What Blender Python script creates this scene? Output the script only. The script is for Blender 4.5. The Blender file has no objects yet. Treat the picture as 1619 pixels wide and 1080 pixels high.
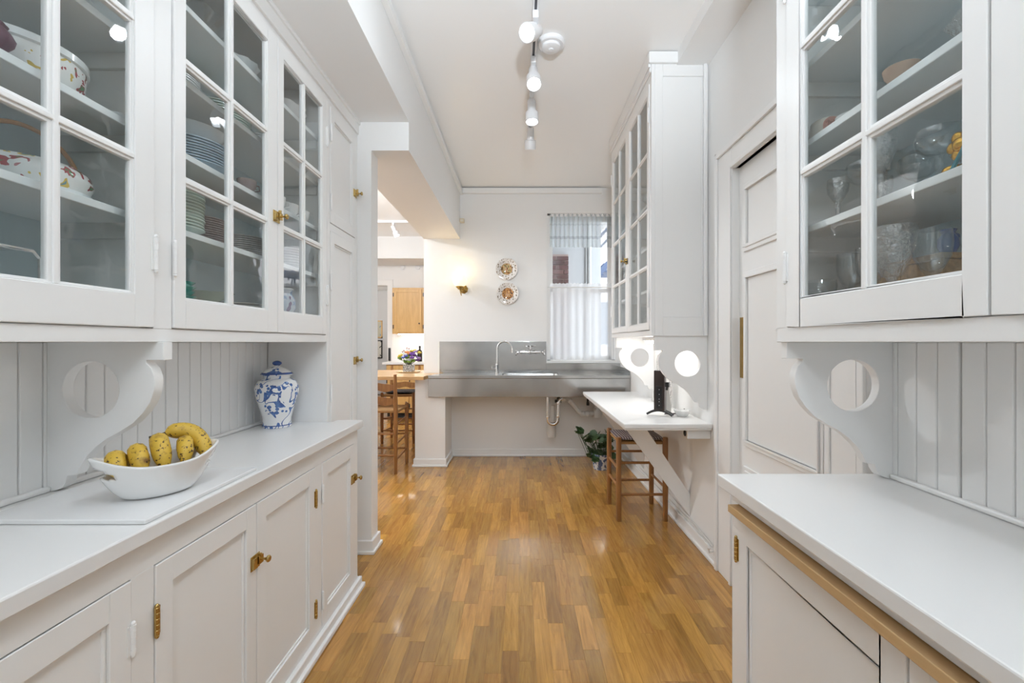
import bpy, bmesh, math, random
from mathutils import Vector, Matrix
R = random.Random(7)
PI = math.pi
SC = bpy.context.scene
COL = SC.collection

# ------------------------------------------------------------------ camera, world, exposure
CAMZ, F = 1.35, 690.0
cam = bpy.data.cameras.new('camera'); camo = bpy.data.objects.new('camera', cam); COL.objects.link(camo)
camo.location = (0, 0, CAMZ); camo.rotation_euler = (PI/2, 0, 0)
cam.sensor_width = 36; cam.lens = 36*F/1619
cam.shift_x = -(822-809.5)/1619; cam.shift_y = 1/1619
cam.clip_start = 0.03
SC.camera = camo
w = bpy.data.worlds.new('sky'); SC.world = w; w.use_nodes = True
bg = w.node_tree.nodes['Background']; bg.inputs[0].default_value = (0.86, 0.93, 1.0, 1); bg.inputs[1].default_value = 4.2
SC.view_settings.view_transform = 'Standard'; SC.view_settings.look = 'None'
SC.view_settings.exposure = 0.28; SC.view_settings.gamma = 1.0
SC.view_settings.use_curve_mapping = False
SC.cycles.max_bounces = 14; SC.cycles.diffuse_bounces = 7; SC.cycles.glossy_bounces = 5
SC.cycles.transparent_max_bounces = 24; SC.cycles.transmission_bounces = 8
SC.cycles.sample_clamp_indirect = 6
SPOT_W = 8.5
FILL_UP_W = 400.0   # power of the added unseen uplighter behind the camera
#       # power of one track head
FILL_PENDANT_W = 13.0      # power of an added pendant globe, unseen fill behind the camera
TRACK_X, TRACK_Z = 0.085, 3.135

# ------------------------------------------------------------------ materials
MATS = {}
def mat(name, col=(.8, .8, .8), rough=.5, metal=0.0, spec=.5, noise=0.0, nscale=20, bump=0.0, bscale=60, coat=0.0, emit=None, estr=0.0, aniso=0.0):
    if name in MATS: return MATS[name]
    m = bpy.data.materials.new(name); m.use_nodes = True
    nt = m.node_tree; b = nt.nodes['Principled BSDF']
    b.inputs['Base Color'].default_value = (*col, 1); b.inputs['Roughness'].default_value = rough
    b.inputs['Metallic'].default_value = metal; b.inputs['Specular IOR Level'].default_value = spec
    if coat: b.inputs['Coat Weight'].default_value = coat; b.inputs['Coat Roughness'].default_value = .1
    if aniso: b.inputs['Anisotropic'].default_value = aniso
    if emit: b.inputs['Emission Color'].default_value = (*emit, 1); b.inputs['Emission Strength'].default_value = estr
    tc = nt.nodes.new('ShaderNodeNewGeometry')
    if noise:
        n = nt.nodes.new('ShaderNodeTexNoise'); n.inputs['Scale'].default_value = nscale; n.inputs['Detail'].default_value = 5
        nt.links.new(tc.outputs['Position'], n.inputs['Vector'])
        mx = nt.nodes.new('ShaderNodeMix'); mx.data_type = 'RGBA'
        mx.inputs[6].default_value = (*[max(0, c*(1-noise)) for c in col], 1); mx.inputs[7].default_value = (*[min(1, c*(1+noise)) for c in col], 1)
        nt.links.new(n.outputs['Fac'], mx.inputs[0]); nt.links.new(mx.outputs[2], b.inputs['Base Color'])
    if bump:
        n = nt.nodes.new('ShaderNodeTexNoise'); n.inputs['Scale'].default_value = bscale; n.inputs['Detail'].default_value = 3
        nt.links.new(tc.outputs['Position'], n.inputs['Vector'])
        bp = nt.nodes.new('ShaderNodeBump'); bp.inputs['Strength'].default_value = bump; bp.inputs['Distance'].default_value = .004
        nt.links.new(n.outputs['Fac'], bp.inputs['Height']); nt.links.new(bp.outputs[0], b.inputs['Normal'])
    MATS[name] = m
    return m

def ramp(nt, stops, src, const=False):
    r = nt.nodes.new('ShaderNodeValToRGB'); cr = r.color_ramp
    if const: cr.interpolation = 'CONSTANT'
    while len(cr.elements) > 1: cr.elements.remove(cr.elements[-1])
    for i, (p, c) in enumerate(stops):
        e = cr.elements[0] if i == 0 else cr.elements.new(p)
        e.position = p; e.color = (*c, 1)
    nt.links.new(src, r.inputs[0]); return r

def wood(name, c1, c2, scale=(14, 1.2, 14), rough=.35, rnd=None, spread=.5, axis_pos=True, coat=0.0):
    """grain runs along the smallest scale axis; rnd in (None,'object','island') tints every piece"""
    m = bpy.data.materials.new(name); m.use_nodes = True; nt = m.node_tree; b = nt.nodes['Principled BSDF']
    g = nt.nodes.new('ShaderNodeNewGeometry')
    mp = nt.nodes.new('ShaderNodeMapping'); mp.inputs['Scale'].default_value = scale
    nt.links.new(g.outputs['Position'], mp.inputs['Vector'])
    val = None
    if rnd == 'object':
        oi = nt.nodes.new('ShaderNodeObjectInfo'); val = oi.outputs['Random']
    elif rnd == 'island':
        val = g.outputs['Random Per Island']
    n = nt.nodes.new('ShaderNodeTexNoise'); n.noise_dimensions = '4D'; n.inputs['Scale'].default_value = 1.0
    n.inputs['Detail'].default_value = 7; n.inputs['Roughness'].default_value = .66; n.inputs['Distortion'].default_value = 1.8
    nt.links.new(mp.outputs[0], n.inputs['Vector'])
    if val:
        mu = nt.nodes.new('ShaderNodeMath'); mu.operation = 'MULTIPLY'; mu.inputs[1].default_value = 97.0
        nt.links.new(val, mu.inputs[0]); nt.links.new(mu.outputs[0], n.inputs['W'])
    r = ramp(nt, [(.30, c1), (.70, c2)], n.outputs['Fac'])
    out = r.outputs[0]
    if val:
        hsv = nt.nodes.new('ShaderNodeHueSaturation')
        mr = nt.nodes.new('ShaderNodeMapRange'); mr.inputs[3].default_value = 1-spread*.62; mr.inputs[4].default_value = 1+spread*.5
        nt.links.new(val, mr.inputs[0]); nt.links.new(mr.outputs[0], hsv.inputs['Value'])
        wn = nt.nodes.new('ShaderNodeTexWhiteNoise'); wn.noise_dimensions = '1D'; nt.links.new(mu.outputs[0], wn.inputs['W'])
        mh = nt.nodes.new('ShaderNodeMapRange'); mh.inputs[3].default_value = .496; mh.inputs[4].default_value = .504
        nt.links.new(wn.outputs['Value'], mh.inputs[0]); nt.links.new(mh.outputs[0], hsv.inputs['Hue'])
        nt.links.new(out, hsv.inputs['Color']); out = hsv.outputs[0]
    nt.links.new(out, b.inputs['Base Color'])
    b.inputs['Roughness'].default_value = rough
    if coat: b.inputs['Coat Weight'].default_value = coat; b.inputs['Coat Roughness'].default_value = .09
    if not rnd:
        bp = nt.nodes.new('ShaderNodeBump'); bp.inputs['Strength'].default_value = .05; bp.inputs['Distance'].default_value = .002
        nt.links.new(n.outputs['Fac'], bp.inputs['Height']); nt.links.new(bp.outputs[0], b.inputs['Normal'])
    MATS[name] = m; return m

def thin_glass(name, tint=(.95, .97, .97), base=.045, wav=.12, rough=0.0, scale=9):
    m = bpy.data.materials.new(name); m.use_nodes = True; nt = m.node_tree
    for n in list(nt.nodes): nt.nodes.remove(n)
    out = nt.nodes.new('ShaderNodeOutputMaterial'); mix = nt.nodes.new('ShaderNodeMixShader')
    tr = nt.nodes.new('ShaderNodeBsdfTransparent'); tr.inputs[0].default_value = (*tint, 1)
    gl = nt.nodes.new('ShaderNodeBsdfGlossy'); gl.inputs['Roughness'].default_value = rough
    lw = nt.nodes.new('ShaderNodeLayerWeight'); lw.inputs[0].default_value = .5
    pw = nt.nodes.new('ShaderNodeMath'); pw.operation = 'POWER'; pw.inputs[1].default_value = 5
    ma = nt.nodes.new('ShaderNodeMath'); ma.operation = 'MULTIPLY_ADD'; ma.inputs[1].default_value = 1-base; ma.inputs[2].default_value = base
    nt.links.new(lw.outputs['Facing'], pw.inputs[0]); nt.links.new(pw.outputs[0], ma.inputs[0]); nt.links.new(ma.outputs[0], mix.inputs[0])
    g = nt.nodes.new('ShaderNodeNewGeometry'); no = nt.nodes.new('ShaderNodeTexNoise'); no.inputs['Scale'].default_value = scale
    nt.links.new(g.outputs['Position'], no.inputs['Vector'])
    bp = nt.nodes.new('ShaderNodeBump'); bp.inputs['Strength'].default_value = wav; bp.inputs['Distance'].default_value = .01
    nt.links.new(no.outputs['Fac'], bp.inputs['Height']); nt.links.new(bp.outputs[0], gl.inputs['Normal'])
    nt.links.new(tr.outputs[0], mix.inputs[1]); nt.links.new(gl.outputs[0], mix.inputs[2]); nt.links.new(mix.outputs[0], out.inputs[0])
    MATS[name] = m; return m

def sheer(name, col, alpha, stripes=0.0):
    m = bpy.data.materials.new(name); m.use_nodes = True; nt = m.node_tree
    for n in list(nt.nodes): nt.nodes.remove(n)
    out = nt.nodes.new('ShaderNodeOutputMaterial'); mix = nt.nodes.new('ShaderNodeMixShader'); mix.inputs[0].default_value = alpha
    tr = nt.nodes.new('ShaderNodeBsdfTransparent'); m2 = nt.nodes.new('ShaderNodeMixShader'); m2.inputs[0].default_value = .5
    d = nt.nodes.new('ShaderNodeBsdfDiffuse'); t = nt.nodes.new('ShaderNodeBsdfTranslucent')
    d.inputs[0].default_value = (*col, 1); t.inputs[0].default_value = (*col, 1)
    if stripes:
        g = nt.nodes.new('ShaderNodeNewGeometry'); sp = nt.nodes.new('ShaderNodeSeparateXYZ'); nt.links.new(g.outputs['Position'], sp.inputs[0])
        wv = nt.nodes.new('ShaderNodeMath'); wv.operation = 'MULTIPLY'; wv.inputs[1].default_value = stripes
        nt.links.new(sp.outputs[2], wv.inputs[0]); fr = nt.nodes.new('ShaderNodeMath'); fr.operation = 'FRACT'; nt.links.new(wv.outputs[0], fr.inputs[0])
        rr = ramp(nt, [(0, tuple(c*.72 for c in col)), (.10, col), (.5, tuple(c*.85 for c in col)), (.56, col)], fr.outputs[0], True)
        nt.links.new(rr.outputs[0], d.inputs[0]); nt.links.new(rr.outputs[0], t.inputs[0])
    nt.links.new(d.outputs[0], m2.inputs[1]); nt.links.new(t.outputs[0], m2.inputs[2])
    nt.links.new(tr.outputs[0], mix.inputs[1]); nt.links.new(m2.outputs[0], mix.inputs[2]); nt.links.new(mix.outputs[0], out.inputs[0])
    MATS[name] = m; return m

def patterned(name, base, stops, scale, rough=.2, kind='noise', detail=2, obj=True, dist=.6):
    """ground colour broken by printed blotches: constant ramp over a noise in object space"""
    m = bpy.data.materials.new(name); m.use_nodes = True; nt = m.node_tree; b = nt.nodes['Principled BSDF']
    tc = nt.nodes.new('ShaderNodeTexCoord')
    n = nt.nodes.new('ShaderNodeTexNoise' if kind == 'noise' else 'ShaderNodeTexVoronoi'); n.inputs['Scale'].default_value = scale
    if kind == 'noise': n.inputs['Detail'].default_value = detail; n.inputs['Distortion'].default_value = dist
    nt.links.new(tc.outputs['Object'], n.inputs['Vector'])
    r = ramp(nt, stops, n.outputs['Fac'] if kind == 'noise' else n.outputs['Distance'], True)
    nt.links.new(r.outputs[0], b.inputs['Base Color']); b.inputs['Roughness'].default_value = rough
    MATS[name] = m; return m

WHITE = mat('white_satin_paint', (.84, .837, .828), .36, bump=.06, bscale=35)
WALLM = mat('white_wall_paint', (.83, .828, .82), .55, bump=.08, bscale=25)
CEILM = mat('white_ceiling_paint', (.90, .90, .895), .32, bump=.04, bscale=6)
TOPM = mat('white_worktop_laminate', (.79, .785, .775), .28, bump=.03, bscale=80)
BLUEIN = mat('pale_blue_cabinet_paint', (.56, .67, .70), .5, noise=.06, nscale=8)
GREYIN = mat('grey_cabinet_paint', (.70, .70, .675), .5, noise=.04, nscale=8)
SHELFM = mat('white_shelf_paint', (.76, .79, .79), .4)
BRASS = mat('polished_brass', (.52, .37, .14), .26, 1.0)
OLDBRASS = mat('aged_brass', (.40, .26, .08), .34, 1.0, noise=.25, nscale=30)
CHROME = mat('chrome', (.80, .80, .80), .08, 1.0)
STEEL = mat('brushed_stainless_steel', (.50, .50, .495), .14, 1.0, noise=.42, nscale=2.6, aniso=.3)  # broad tone noise in the colour stands in for dark reflections
BLACK = mat('black_plastic', (.012, .011, .011), .35)
DARKB = mat('dark_brown_plastic', (.030, .020, .017), .32)
RUBBER = mat('dark_rubber', (.02, .02, .02), .7)
PVC = mat('white_pvc', (.72, .71, .69), .35)
CERAM = mat('white_glazed_porcelain', (.80, .80, .79), .1, coat=.5)
OAKC = wood('oak_stool_wood', (.21, .085, .022), (.36, .165, .05), (30, 30, 3), .38)
MAPLE = wood('honey_maple_wood', (.56, .32, .10), (.72, .45, .17), (10, 10, 1.2), .38)
BUTCHER = wood('butcher_block_wood', (.50, .28, .11), (.70, .46, .23), (2, 22, 22), .25)
RAWWOOD = wood('raw_pine_board', (.50, .31, .14), (.60, .40, .20), (30, 1.5, 30), .6)
RUSH = mat('woven_rush', (.36, .20, .075), .8, noise=.35, nscale=120, bump=.6, bscale=180)
FLOOR_O = wood('oak_strip_floor', (.285, .128, .024), (.55, .288, .062), (30, 2.6, 30), .24, 'object', .42, coat=.45)
FLOOR_I = wood('oak_strip_floor_far', (.285, .128, .024), (.55, .288, .062), (30, 2.6, 30), .24, 'island', .42, coat=.45)
GLASS = thin_glass('old_window_glass', (.978, .990, .990), .05, .10)
WGLASS = thin_glass('clear_window_glass', (.97, .985, .99), .03, .02)
CRYSTAL = thin_glass('cut_crystal', (.95, .965, .97), .24, 1.0, .03, 90)
CLEARG = thin_glass('thin_stemware_glass', (.95, .965, .97), .10, .25, .02, 30)
SHEERW = sheer('white_sheer_voile', (.94, .94, .95), .74)
SHEERG = sheer('grey_plaid_voile', (.66, .70, .71), .66, 3.1)

# ------------------------------------------------------------------ mesh helpers
class MB:
    def __init__(s): s.v = []; s.f = []; s.sm = []
    def add(s, vs, fs, smooth=False):
        o = len(s.v); s.v += [tuple(v) for v in vs]; s.f += [tuple(i+o for i in f) for f in fs]; s.sm += [smooth]*len(fs); return s
    def box(s, x0, x1, y0, y1, z0, z1):
        x0, x1 = min(x0, x1), max(x0, x1); y0, y1 = min(y0, y1), max(y0, y1); z0, z1 = min(z0, z1), max(z0, z1)
        return s.add([(x0,y0,z0),(x1,y0,z0),(x1,y1,z0),(x0,y1,z0),(x0,y0,z1),(x1,y0,z1),(x1,y1,z1),(x0,y1,z1)],
                     [(3,2,1,0),(4,5,6,7),(0,1,5,4),(1,2,6,5),(2,3,7,6),(3,0,4,7)])
    def lathe(s, prof, seg=28, c=(0,0,0), axis='z', wob=None):
        vs = []; fs = []; n = len(prof)
        for i in range(seg):
            a = 2*PI*i/seg
            for r, h in prof:
                if wob: r = r*(1+wob(a, h))
                p = (r*math.cos(a), r*math.sin(a), h)
                if axis == 'x': p = (p[2], p[0], p[1])
                elif axis == 'y': p = (p[0], p[2], p[1])
                vs.append((p[0]+c[0], p[1]+c[1], p[2]+c[2]))
        for i in range(seg):
            j = (i+1) % seg
            for k in range(n-1):
                f = (i*n+k, j*n+k, j*n+k+1, i*n+k+1)
                fs.append(f if axis != 'y' else f[::-1])
        return s.add(vs, fs, True)
    def tube(s, pts, r, seg=10, cap=True):
        pts = [Vector(p) for p in pts]; rs = r if isinstance(r, (list, tuple)) else [r]*len(pts)
        vs = []; fs = []; up = None
        for i, p in enumerate(pts):
            d = (pts[min(i+1, len(pts)-1)]-pts[max(i-1, 0)]).normalized()
            if up is None:
                up = Vector((0,0,1)) if abs(d.z) < .9 else Vector((1,0,0))
            sd = d.cross(up).normalized(); up = sd.cross(d).normalized()
            for k in range(seg):
                a = 2*PI*k/seg; q = p+(sd*math.cos(a)+up*math.sin(a))*rs[i]; vs.append(q)
        n = len(pts)
        for i in range(n-1):
            for k in range(seg):
                k2 = (k+1) % seg; fs.append((i*seg+k, i*seg+k2, (i+1)*seg+k2, (i+1)*seg+k))
        s.add(vs, fs, True)
        if cap:
            o = len(s.v)-len(vs)
            s.f += [tuple(o+k for k in reversed(range(seg))), tuple(o+(n-1)*seg+k for k in range(seg))]; s.sm += [False, False]
        return s
    def sphere(s, c, r, seg=12, rings=8, sc=(1,1,1)):
        vs = []; fs = []
        for i in range(rings+1):
            t = PI*i/rings
            for k in range(seg):
                a = 2*PI*k/seg
                vs.append((c[0]+sc[0]*r*math.sin(t)*math.cos(a), c[1]+sc[1]*r*math.sin(t)*math.sin(a), c[2]-sc[2]*r*math.cos(t)))
        for i in range(rings):
            for k in range(seg):
                k2 = (k+1) % seg; fs.append((i*seg+k, i*seg+k2, (i+1)*seg+k2, (i+1)*seg+k))
        return s.add(vs, fs, True)
    def prism(s, outer, holes, fn, t0, t1):
        """flat outline with holes, extruded; fn(u, v, t) -> xyz"""
        bm = bmesh.new(); es = []
        for ring in [outer]+holes:
            vv = [bm.verts.new((p[0], p[1], 0)) for p in ring]
            for i in range(len(vv)): es.append(bm.edges.new((vv[i], vv[(i+1) % len(vv)])))
        bmesh.ops.triangle_fill(bm, use_beauty=True, use_dissolve=False, edges=es)
        bm.verts.ensure_lookup_table(); bm.verts.index_update()
        v2 = [(v.co.x, v.co.y) for v in bm.verts]; tr = []
        for f in bm.faces:
            ids = [v.index for v in f.verts]
            a = sum(v2[ids[i]][0]*v2[ids[(i+1) % len(ids)]][1]-v2[ids[(i+1) % len(ids)]][0]*v2[ids[i]][1] for i in range(len(ids)))
            tr.append(ids if a > 0 else ids[::-1])
        bm.free(); n = len(v2)
        s.add([fn(u, v, t0) for u, v in v2]+[fn(u, v, t1) for u, v in v2], [tuple(f) for f in tr]+[tuple(i+n for i in reversed(f)) for f in tr])
        o = len(s.v)-2*n; b = 0
        for ring in [outer]+holes:
            m = len(ring)
            for i in range(m): s.f.append((o+b+i, o+b+i+n, o+b+(i+1) % m+n, o+b+(i+1) % m)); s.sm.append(m > 24)
            b += m
        return s
    def mesh(s, name, mats, off=(0,0,0)):
        me = bpy.data.meshes.new(name)
        me.from_pydata([(v[0]-off[0], v[1]-off[1], v[2]-off[2]) for v in s.v], [], s.f); 
        me.polygons.foreach_set('use_smooth', s.sm)
        me.materials.append(mats)
        bm = bmesh.new(); bm.from_mesh(me); bmesh.ops.remove_doubles(bm, verts=bm.verts, dist=1e-6)
        bmesh.ops.recalc_face_normals(bm, faces=bm.faces); bm.to_mesh(me); bm.free()
        if any(s.sm): me.set_sharp_from_angle(angle=math.radians(40))
        return me

def link(o): COL.objects.link(o); return o
def tag(o, label=None, cat=None, group=None, kind=None):
    if label: o['label'] = label
    if cat: o['category'] = cat
    if group: o['group'] = group
    if kind: o['kind'] = kind
    return o
def T(name, label, cat, loc=(0,0,0), rz=0, group=None):
    o = link(bpy.data.objects.new(name, None)); o.location = loc; o.rotation_euler = (0,0,rz); o.empty_display_size = .05
    return tag(o, label, cat, group)
OFF = {}
def bevel(o, wd, seg=2):
    m = o.modifiers.new('edge', 'BEVEL'); m.width = wd; m.segments = seg; m.limit_method = 'ANGLE'; m.angle_limit = .6
    return o
def P(name, mb, m, parent, bev=0, world=True, label=None):
    """a part: mesh in world coordinates (shifted to its thing's base) or local ones"""
    root = parent
    while root.parent: root = root.parent
    off = root.location if world else (0,0,0)
    o = link(bpy.data.objects.new(name, mb.mesh(name, m, off))); o.parent = parent
    if bev: bevel(o, bev)
    if label: o['label'] = label
    return o
def M1(name, mb, m, label, cat, base=None, group=None, kind=None, bev=0):
    """a top-level thing that is one mesh; base = its origin in the world"""
    base = base or (0,0,0)
    o = link(bpy.data.objects.new(name, mb.mesh(name, m, base))); o.location = base
    if bev: bevel(o, bev)
    return tag(o, label, cat, group, kind)
def ST(name, mb, m, label, cat, bev=0): return M1(name, mb, m, label, cat, kind='structure', bev=bev)
def SP(name, mb, m, parent, bev=0):
    o = link(bpy.data.objects.new(name, mb.mesh(name, m))); o.parent = parent
    if bev: bevel(o, bev)
    return o
def dup(root, loc, rz=None, label=None, group=None):
    r = root.copy(); link(r); r.location = loc
    if rz is not None: r.rotation_euler = (0,0,rz)
    if label: r['label'] = label
    if group: r['group'] = group
    for ch in root.children:
        c = ch.copy(); link(c); c.parent = r
        for g in ch.children:
            d = g.copy(); link(d); d.parent = c
    return r

# ------------------------------------------------------------------ the room
XL, XR, YF, ZC = -1.36, 1.19, 5.175, 3.18
YB = -2.3
# sub floor and strips
fl = MB(); fl.box(-4.2, 1.35, YB-.1, 11.6, -.05, -.004)
floor = ST('floor', fl, mat('dark_joint', (.10, .05, .02), .7), 'honey oak strip floor laid along the narrow pantry and kitchen', 'floor')
W = .0705; strips = []
x = -3.6; row = 0
while x < XR-.002:
    y = YB+R.uniform(-.3, 0)
    x1 = min(x+W, XR)
    while y < 11.0:
        L = R.choice([.24, .30, .36, .42, .46, .52])*R.uniform(.9, 1.1)
        strips.append((x, x1, y, y+L)); y += L
    x += W; row += 1
def vis(st):
    a, b, c, d = st; xm, ym = (a+b)/2, (c+d)/2
    if d < 1.66: return 0
    if ym < 2.85 and b < -.86: return 0
    if ym < 1.42 and a > .66: return 0
    if ym > 5.2 and xm > -1.14: return 0
    px = 822+F*xm/max(ym, .3)
    if px < 470 or px > 1170: return 0
    if ym > 2.9 and px < 595: return 0
    if ym > 4.7 and px > 655 and px < 708: return 0
    return (b-a)*(d-c)/max(ym, 1)**3
order = sorted(strips, key=vis, reverse=True)
unit = MB().box(-.5, .5, -.5, .5, -1, 0).mesh('plank', FLOOR_O)
for a, b, c, d in order[:300]:
    o = link(bpy.data.objects.new('plank', unit)); o.parent = floor
    o.location = ((a+b)/2, (c+d)/2, 0); o.scale = (b-a-.0006, d-c-.0008, .004)
rest = MB()
for a, b, c, d in order[300:]:
    if d < -.5 and False: continue
    rest.box(a+.0003, b-.0003, c+.0004, d-.0004, -.004, 0)
ro = SP('plank_field', rest, FLOOR_I, floor); ro['kind'] = 'stuff'

ST('ceiling', MB().box(-4.2, 1.35, YB-.1, 8.4, ZC, ZC+.1), CEILM, 'smooth white ceiling above the pantry with slight sheen', 'ceiling')
ST('wall_back', MB().box(-4.2, 1.35, YB-.1, YB, 0, ZC), WALLM, 'plain white wall closing the pantry behind the cupboards', 'wall')
# left wall with beadboard
wl = ST('wall_left', MB().box(XL-.14, XL-.014, YB, 2.92, 0, ZC), WALLM, 'white beadboard wall behind the long worktop with brackets', 'wall')
def planks(wall, xf, sgn, ys, z0, z1, extra=()):
    for a, b in zip(ys[:-1], ys[1:]):
        g = .0012
        e0 = .0035 if any(abs(a-e) < .004 for e in extra) else g
        e1 = .0035 if any(abs(b-e) < .004 for e in extra) else g
        SP('beadboard_plank', MB().box(xf, xf-sgn*.0135, a+e0, b-e1, z0, z1), WHITE, wall, bev=.004)
n = 33
planks(wl, XL, 1, [2.353-.0615*i for i in range(n, -1, -1)], .93, 1.35)
# right wall with the sliding door opening
wr = ST('wall_right', MB().box(XR, XR+.14, YB, 1.66, 0, ZC).box(XR, XR+.14, 2.415, YF+.2, 0, ZC).box(XR, XR+.14, 1.66, 2.415, 2.31, ZC),
        WALLM, 'white wall with panelled sliding door and glass cupboards', 'wall')
planks(wr, XR-.014, -1, [1.1666-.0645*i for i in range(14, 0, -1)]+[1.1666+.0645*i for i in range(0, 4)]+[1.395], .93, 1.35, extra=(1.1666,))
# far wall with the window opening
wx0, wx1, wz0, wz1 = .325, 1.13, 1.11, 2.88
wf = MB()
wf.box(-1.14, wx0, YF, YF+.16, 0, ZC).box(wx1, XR+.14, YF, YF+.16, 0, ZC).box(wx0, wx1, YF, YF+.16, 0, wz0).box(wx0, wx1, YF, YF+.16, wz1, ZC)
ST('wall_far', wf, WALLM, 'white end wall with sconce, two plates and curtained window', 'wall')
# left soffit over the cupboards, header over the opening, pier
ST('trim_1', MB().box(XL, -.71, YB, 2.79, 2.757, ZC), WALLM, 'white boxed soffit above the left glass cupboards', 'soffit')
ST('trim_2', MB().box(-1.14, -.71, 2.79, YF, 2.575, ZC), WALLM, 'white beam spanning the opening into the kitchen', 'beam')
ST('wall_pier', MB().box(XL, -.95, 2.79, 2.915, 0, 2.575).box(XL, -1.14, 2.79, 2.915, 2.575, ZC), WALLM, 'narrow white wall end beside the kitchen opening', 'wall')
ST('trim_3', MB().box(.99, XR, YB, 2.76, 3.10, ZC), WALLM, 'shallow white boxed soffit running along the right wall', 'soffit')
ST('trim_4', MB().box(-.71, -.675, YB, YF, 3.095, 3.14).box(-.71, -.692, YB, YF, 3.14, 3.168), WHITE, 'white cable raceway running along top of the left beam', 'raceway', bev=.003)
ST('trim_5', MB().box(-.675, .965, YF-.045, YF, 3.105, 3.165), WHITE, 'white cable raceway along top of the end wall', 'raceway', bev=.003)
# baseboards
def bboard(name, segs, label):
    m = MB()
    for (x0, x1, y0, y1, ex, ey) in segs:
        m.box(x0, x1, y0, y1, 0, .085)
        m.box(x0-ex[0]*.012, x1+ex[1]*.012, y0-ey[0]*.012, y1+ey[1]*.012, 0, .022)
    return ST(name, m, WHITE, label, 'baseboard', bev=.005)
bboard('baseboard_pier', [(XL, -.935, 2.775, 2.93, (0,1), (1,1))], 'white baseboard wrapping the narrow wall end')
bboard('baseboard_far', [(-.81, XR-.02, YF-.018, YF, (0,0), (1,0))], 'white baseboard under the steel sink on end wall')
bboard('baseboard_right', [(XR-.018, XR, 2.60, YF-.02, (1,0), (0,0))], 'white baseboard along the right wall under the table')
# door casing and door
m = MB()
m.box(XR-.022, XR+.03, 2.41, 2.60, 0, 2.44).box(XR-.022, XR+.03, 1.47, 1.665, 0, 2.44).box(XR-.022, XR+.03, 1.665, 2.41, 2.31, 2.44)
m.box(XR-.036, XR-.0215, 2.57, 2.6005, 0, 2.455).box(XR-.036, XR-.0215, 1.4695, 1.50, 0, 2.455).box(XR-.036, XR-.022, 1.50, 2.57, 2.425, 2.455)
m.box(XR-.030, XR-.0215, 2.4105, 2.435, 0, 2.335).box(XR-.030, XR-.0215, 1.64, 1.6645, 0, 2.335).box(XR-.030, XR-.0215, 1.6645, 2.4105, 2.3105, 2.335)
ST('trim_6', m, WHITE, 'white moulded casing around the panelled sliding door', 'door casing', bev=.004)
door = ST('door_1', MB().box(XR+.022, XR+.06, 1.60, 2.44, 0, 2.33), WHITE, 'white panelled sliding door with brass finger plate', 'door')
def door_panel(z0, z1):
    y0, y1, xf = 1.757, 2.325, XR+.022
    m = MB()
    for k, (w_, h_) in enumerate([(.026, .010), (.013, .017)]):
        o_ = 0 if k == 0 else .008
        m.box(xf-h_, xf, y0-w_+o_, y1+w_-o_, z1-o_, z1+w_-o_).box(xf-h_, xf, y0-w_+o_, y1+w_-o_, z0-w_+o_, z0+o_)
        m.box(xf-h_, xf, y0-w_+o_, y0+o_, z0+o_, z1-o_).box(xf-h_, xf, y1-o_, y1+w_-o_, z0+o_, z1-o_)
    SP('panel_moulding', m, WHITE, door, bev=.004)
    SP('panel', MB().box(xf-.003, xf+.002, y0+.012, y1-.012, z0+.012, z1-.012), WHITE, door)
door_panel(1.86, 2.17); door_panel(.82, 1.70); door_panel(.16, .66)
fp = MB().box(XR+.018, XR+.022, 2.335, 2.398, 1.155, 1.485).box(XR+.0165, XR+.019, 2.343, 2.390, 1.163, 1.477)
fo = SP('finger_plate', fp, OLDBRASS, door, bev=.002); fo['label'] = 'aged brass finger plate with recessed pull'
# window: frame, sashes, panes, sill
win = ST('window_1', MB().box(wx0, wx0+.035, YF+.03, YF+.15, wz0, wz1).box(wx1-.035, wx1, YF+.03, YF+.15, wz0, wz1)
         .box(wx0, wx1, YF+.03, YF+.15, wz1-.03, wz1).box(wx0, wx1, YF+.03, YF+.15, wz0, wz0+.03), WHITE, 'white sash window half covered by sheer curtains above sink', 'window')
def sash(y0, z0, z1):
    s = SP('sash', MB().box(wx0+.035, wx0+.07, y0, y0+.035, z0, z1).box(wx1-.07, wx1-.035, y0, y0+.035, z0, z1)
           .box(wx0+.035, wx1-.035, y0, y0+.035, z0, z0+.045).box(wx0+.035, wx1-.035, y0, y0+.035, z1-.04, z1), WHITE, win)
    SP('pane', MB().box(wx0+.07, wx1-.07, y0+.015, y0+.019, z0+.045, z1-.04), WGLASS, s)
sash(YF+.06, wz0+.03, 1.99); sash(YF+.10, 1.95, wz1-.03)
SP('window_sill', MB().box(wx0-.012, wx1+.012, YF-.035, YF+.06, wz0-.008, wz0+.022), WHITE, win, bev=.004)

# ------------------------------------------------------------------ kitchen shell beyond the opening
YK = 8.25
ST('wall_kitchen_right', MB().box(-1.14, -1.0, YF+.16, YK, 0, ZC), WALLM, 'white kitchen wall behind the sink wall', 'wall')
ST('wall_kitchen_near', MB().box(-4.2, XL-.14, 2.79, 2.92, 0, ZC), WALLM, 'white kitchen wall behind the cupboards', 'wall')
ST('wall_kitchen_left', MB().box(-4.2, -4.05, 2.92, 11.5, 0, ZC), WALLM, 'white side wall of the kitchen', 'wall')
ST('wall_kitchen_far', MB().box(-2.475, -1.0, YK, YK+.14, 0, ZC).box(-4.05, -3.35, YK, YK+.14, 0, ZC).box(-3.35, -2.475, YK, YK+.14, 2.42, ZC), WALLM, 'white kitchen wall with doorway beside the wooden cabinets', 'wall')
ST('trim_7', MB().box(-4.05, -1.14, 7.55, YK, 2.80, ZC), WALLM, 'white boxed soffit over the far kitchen wall', 'soffit')
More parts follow.
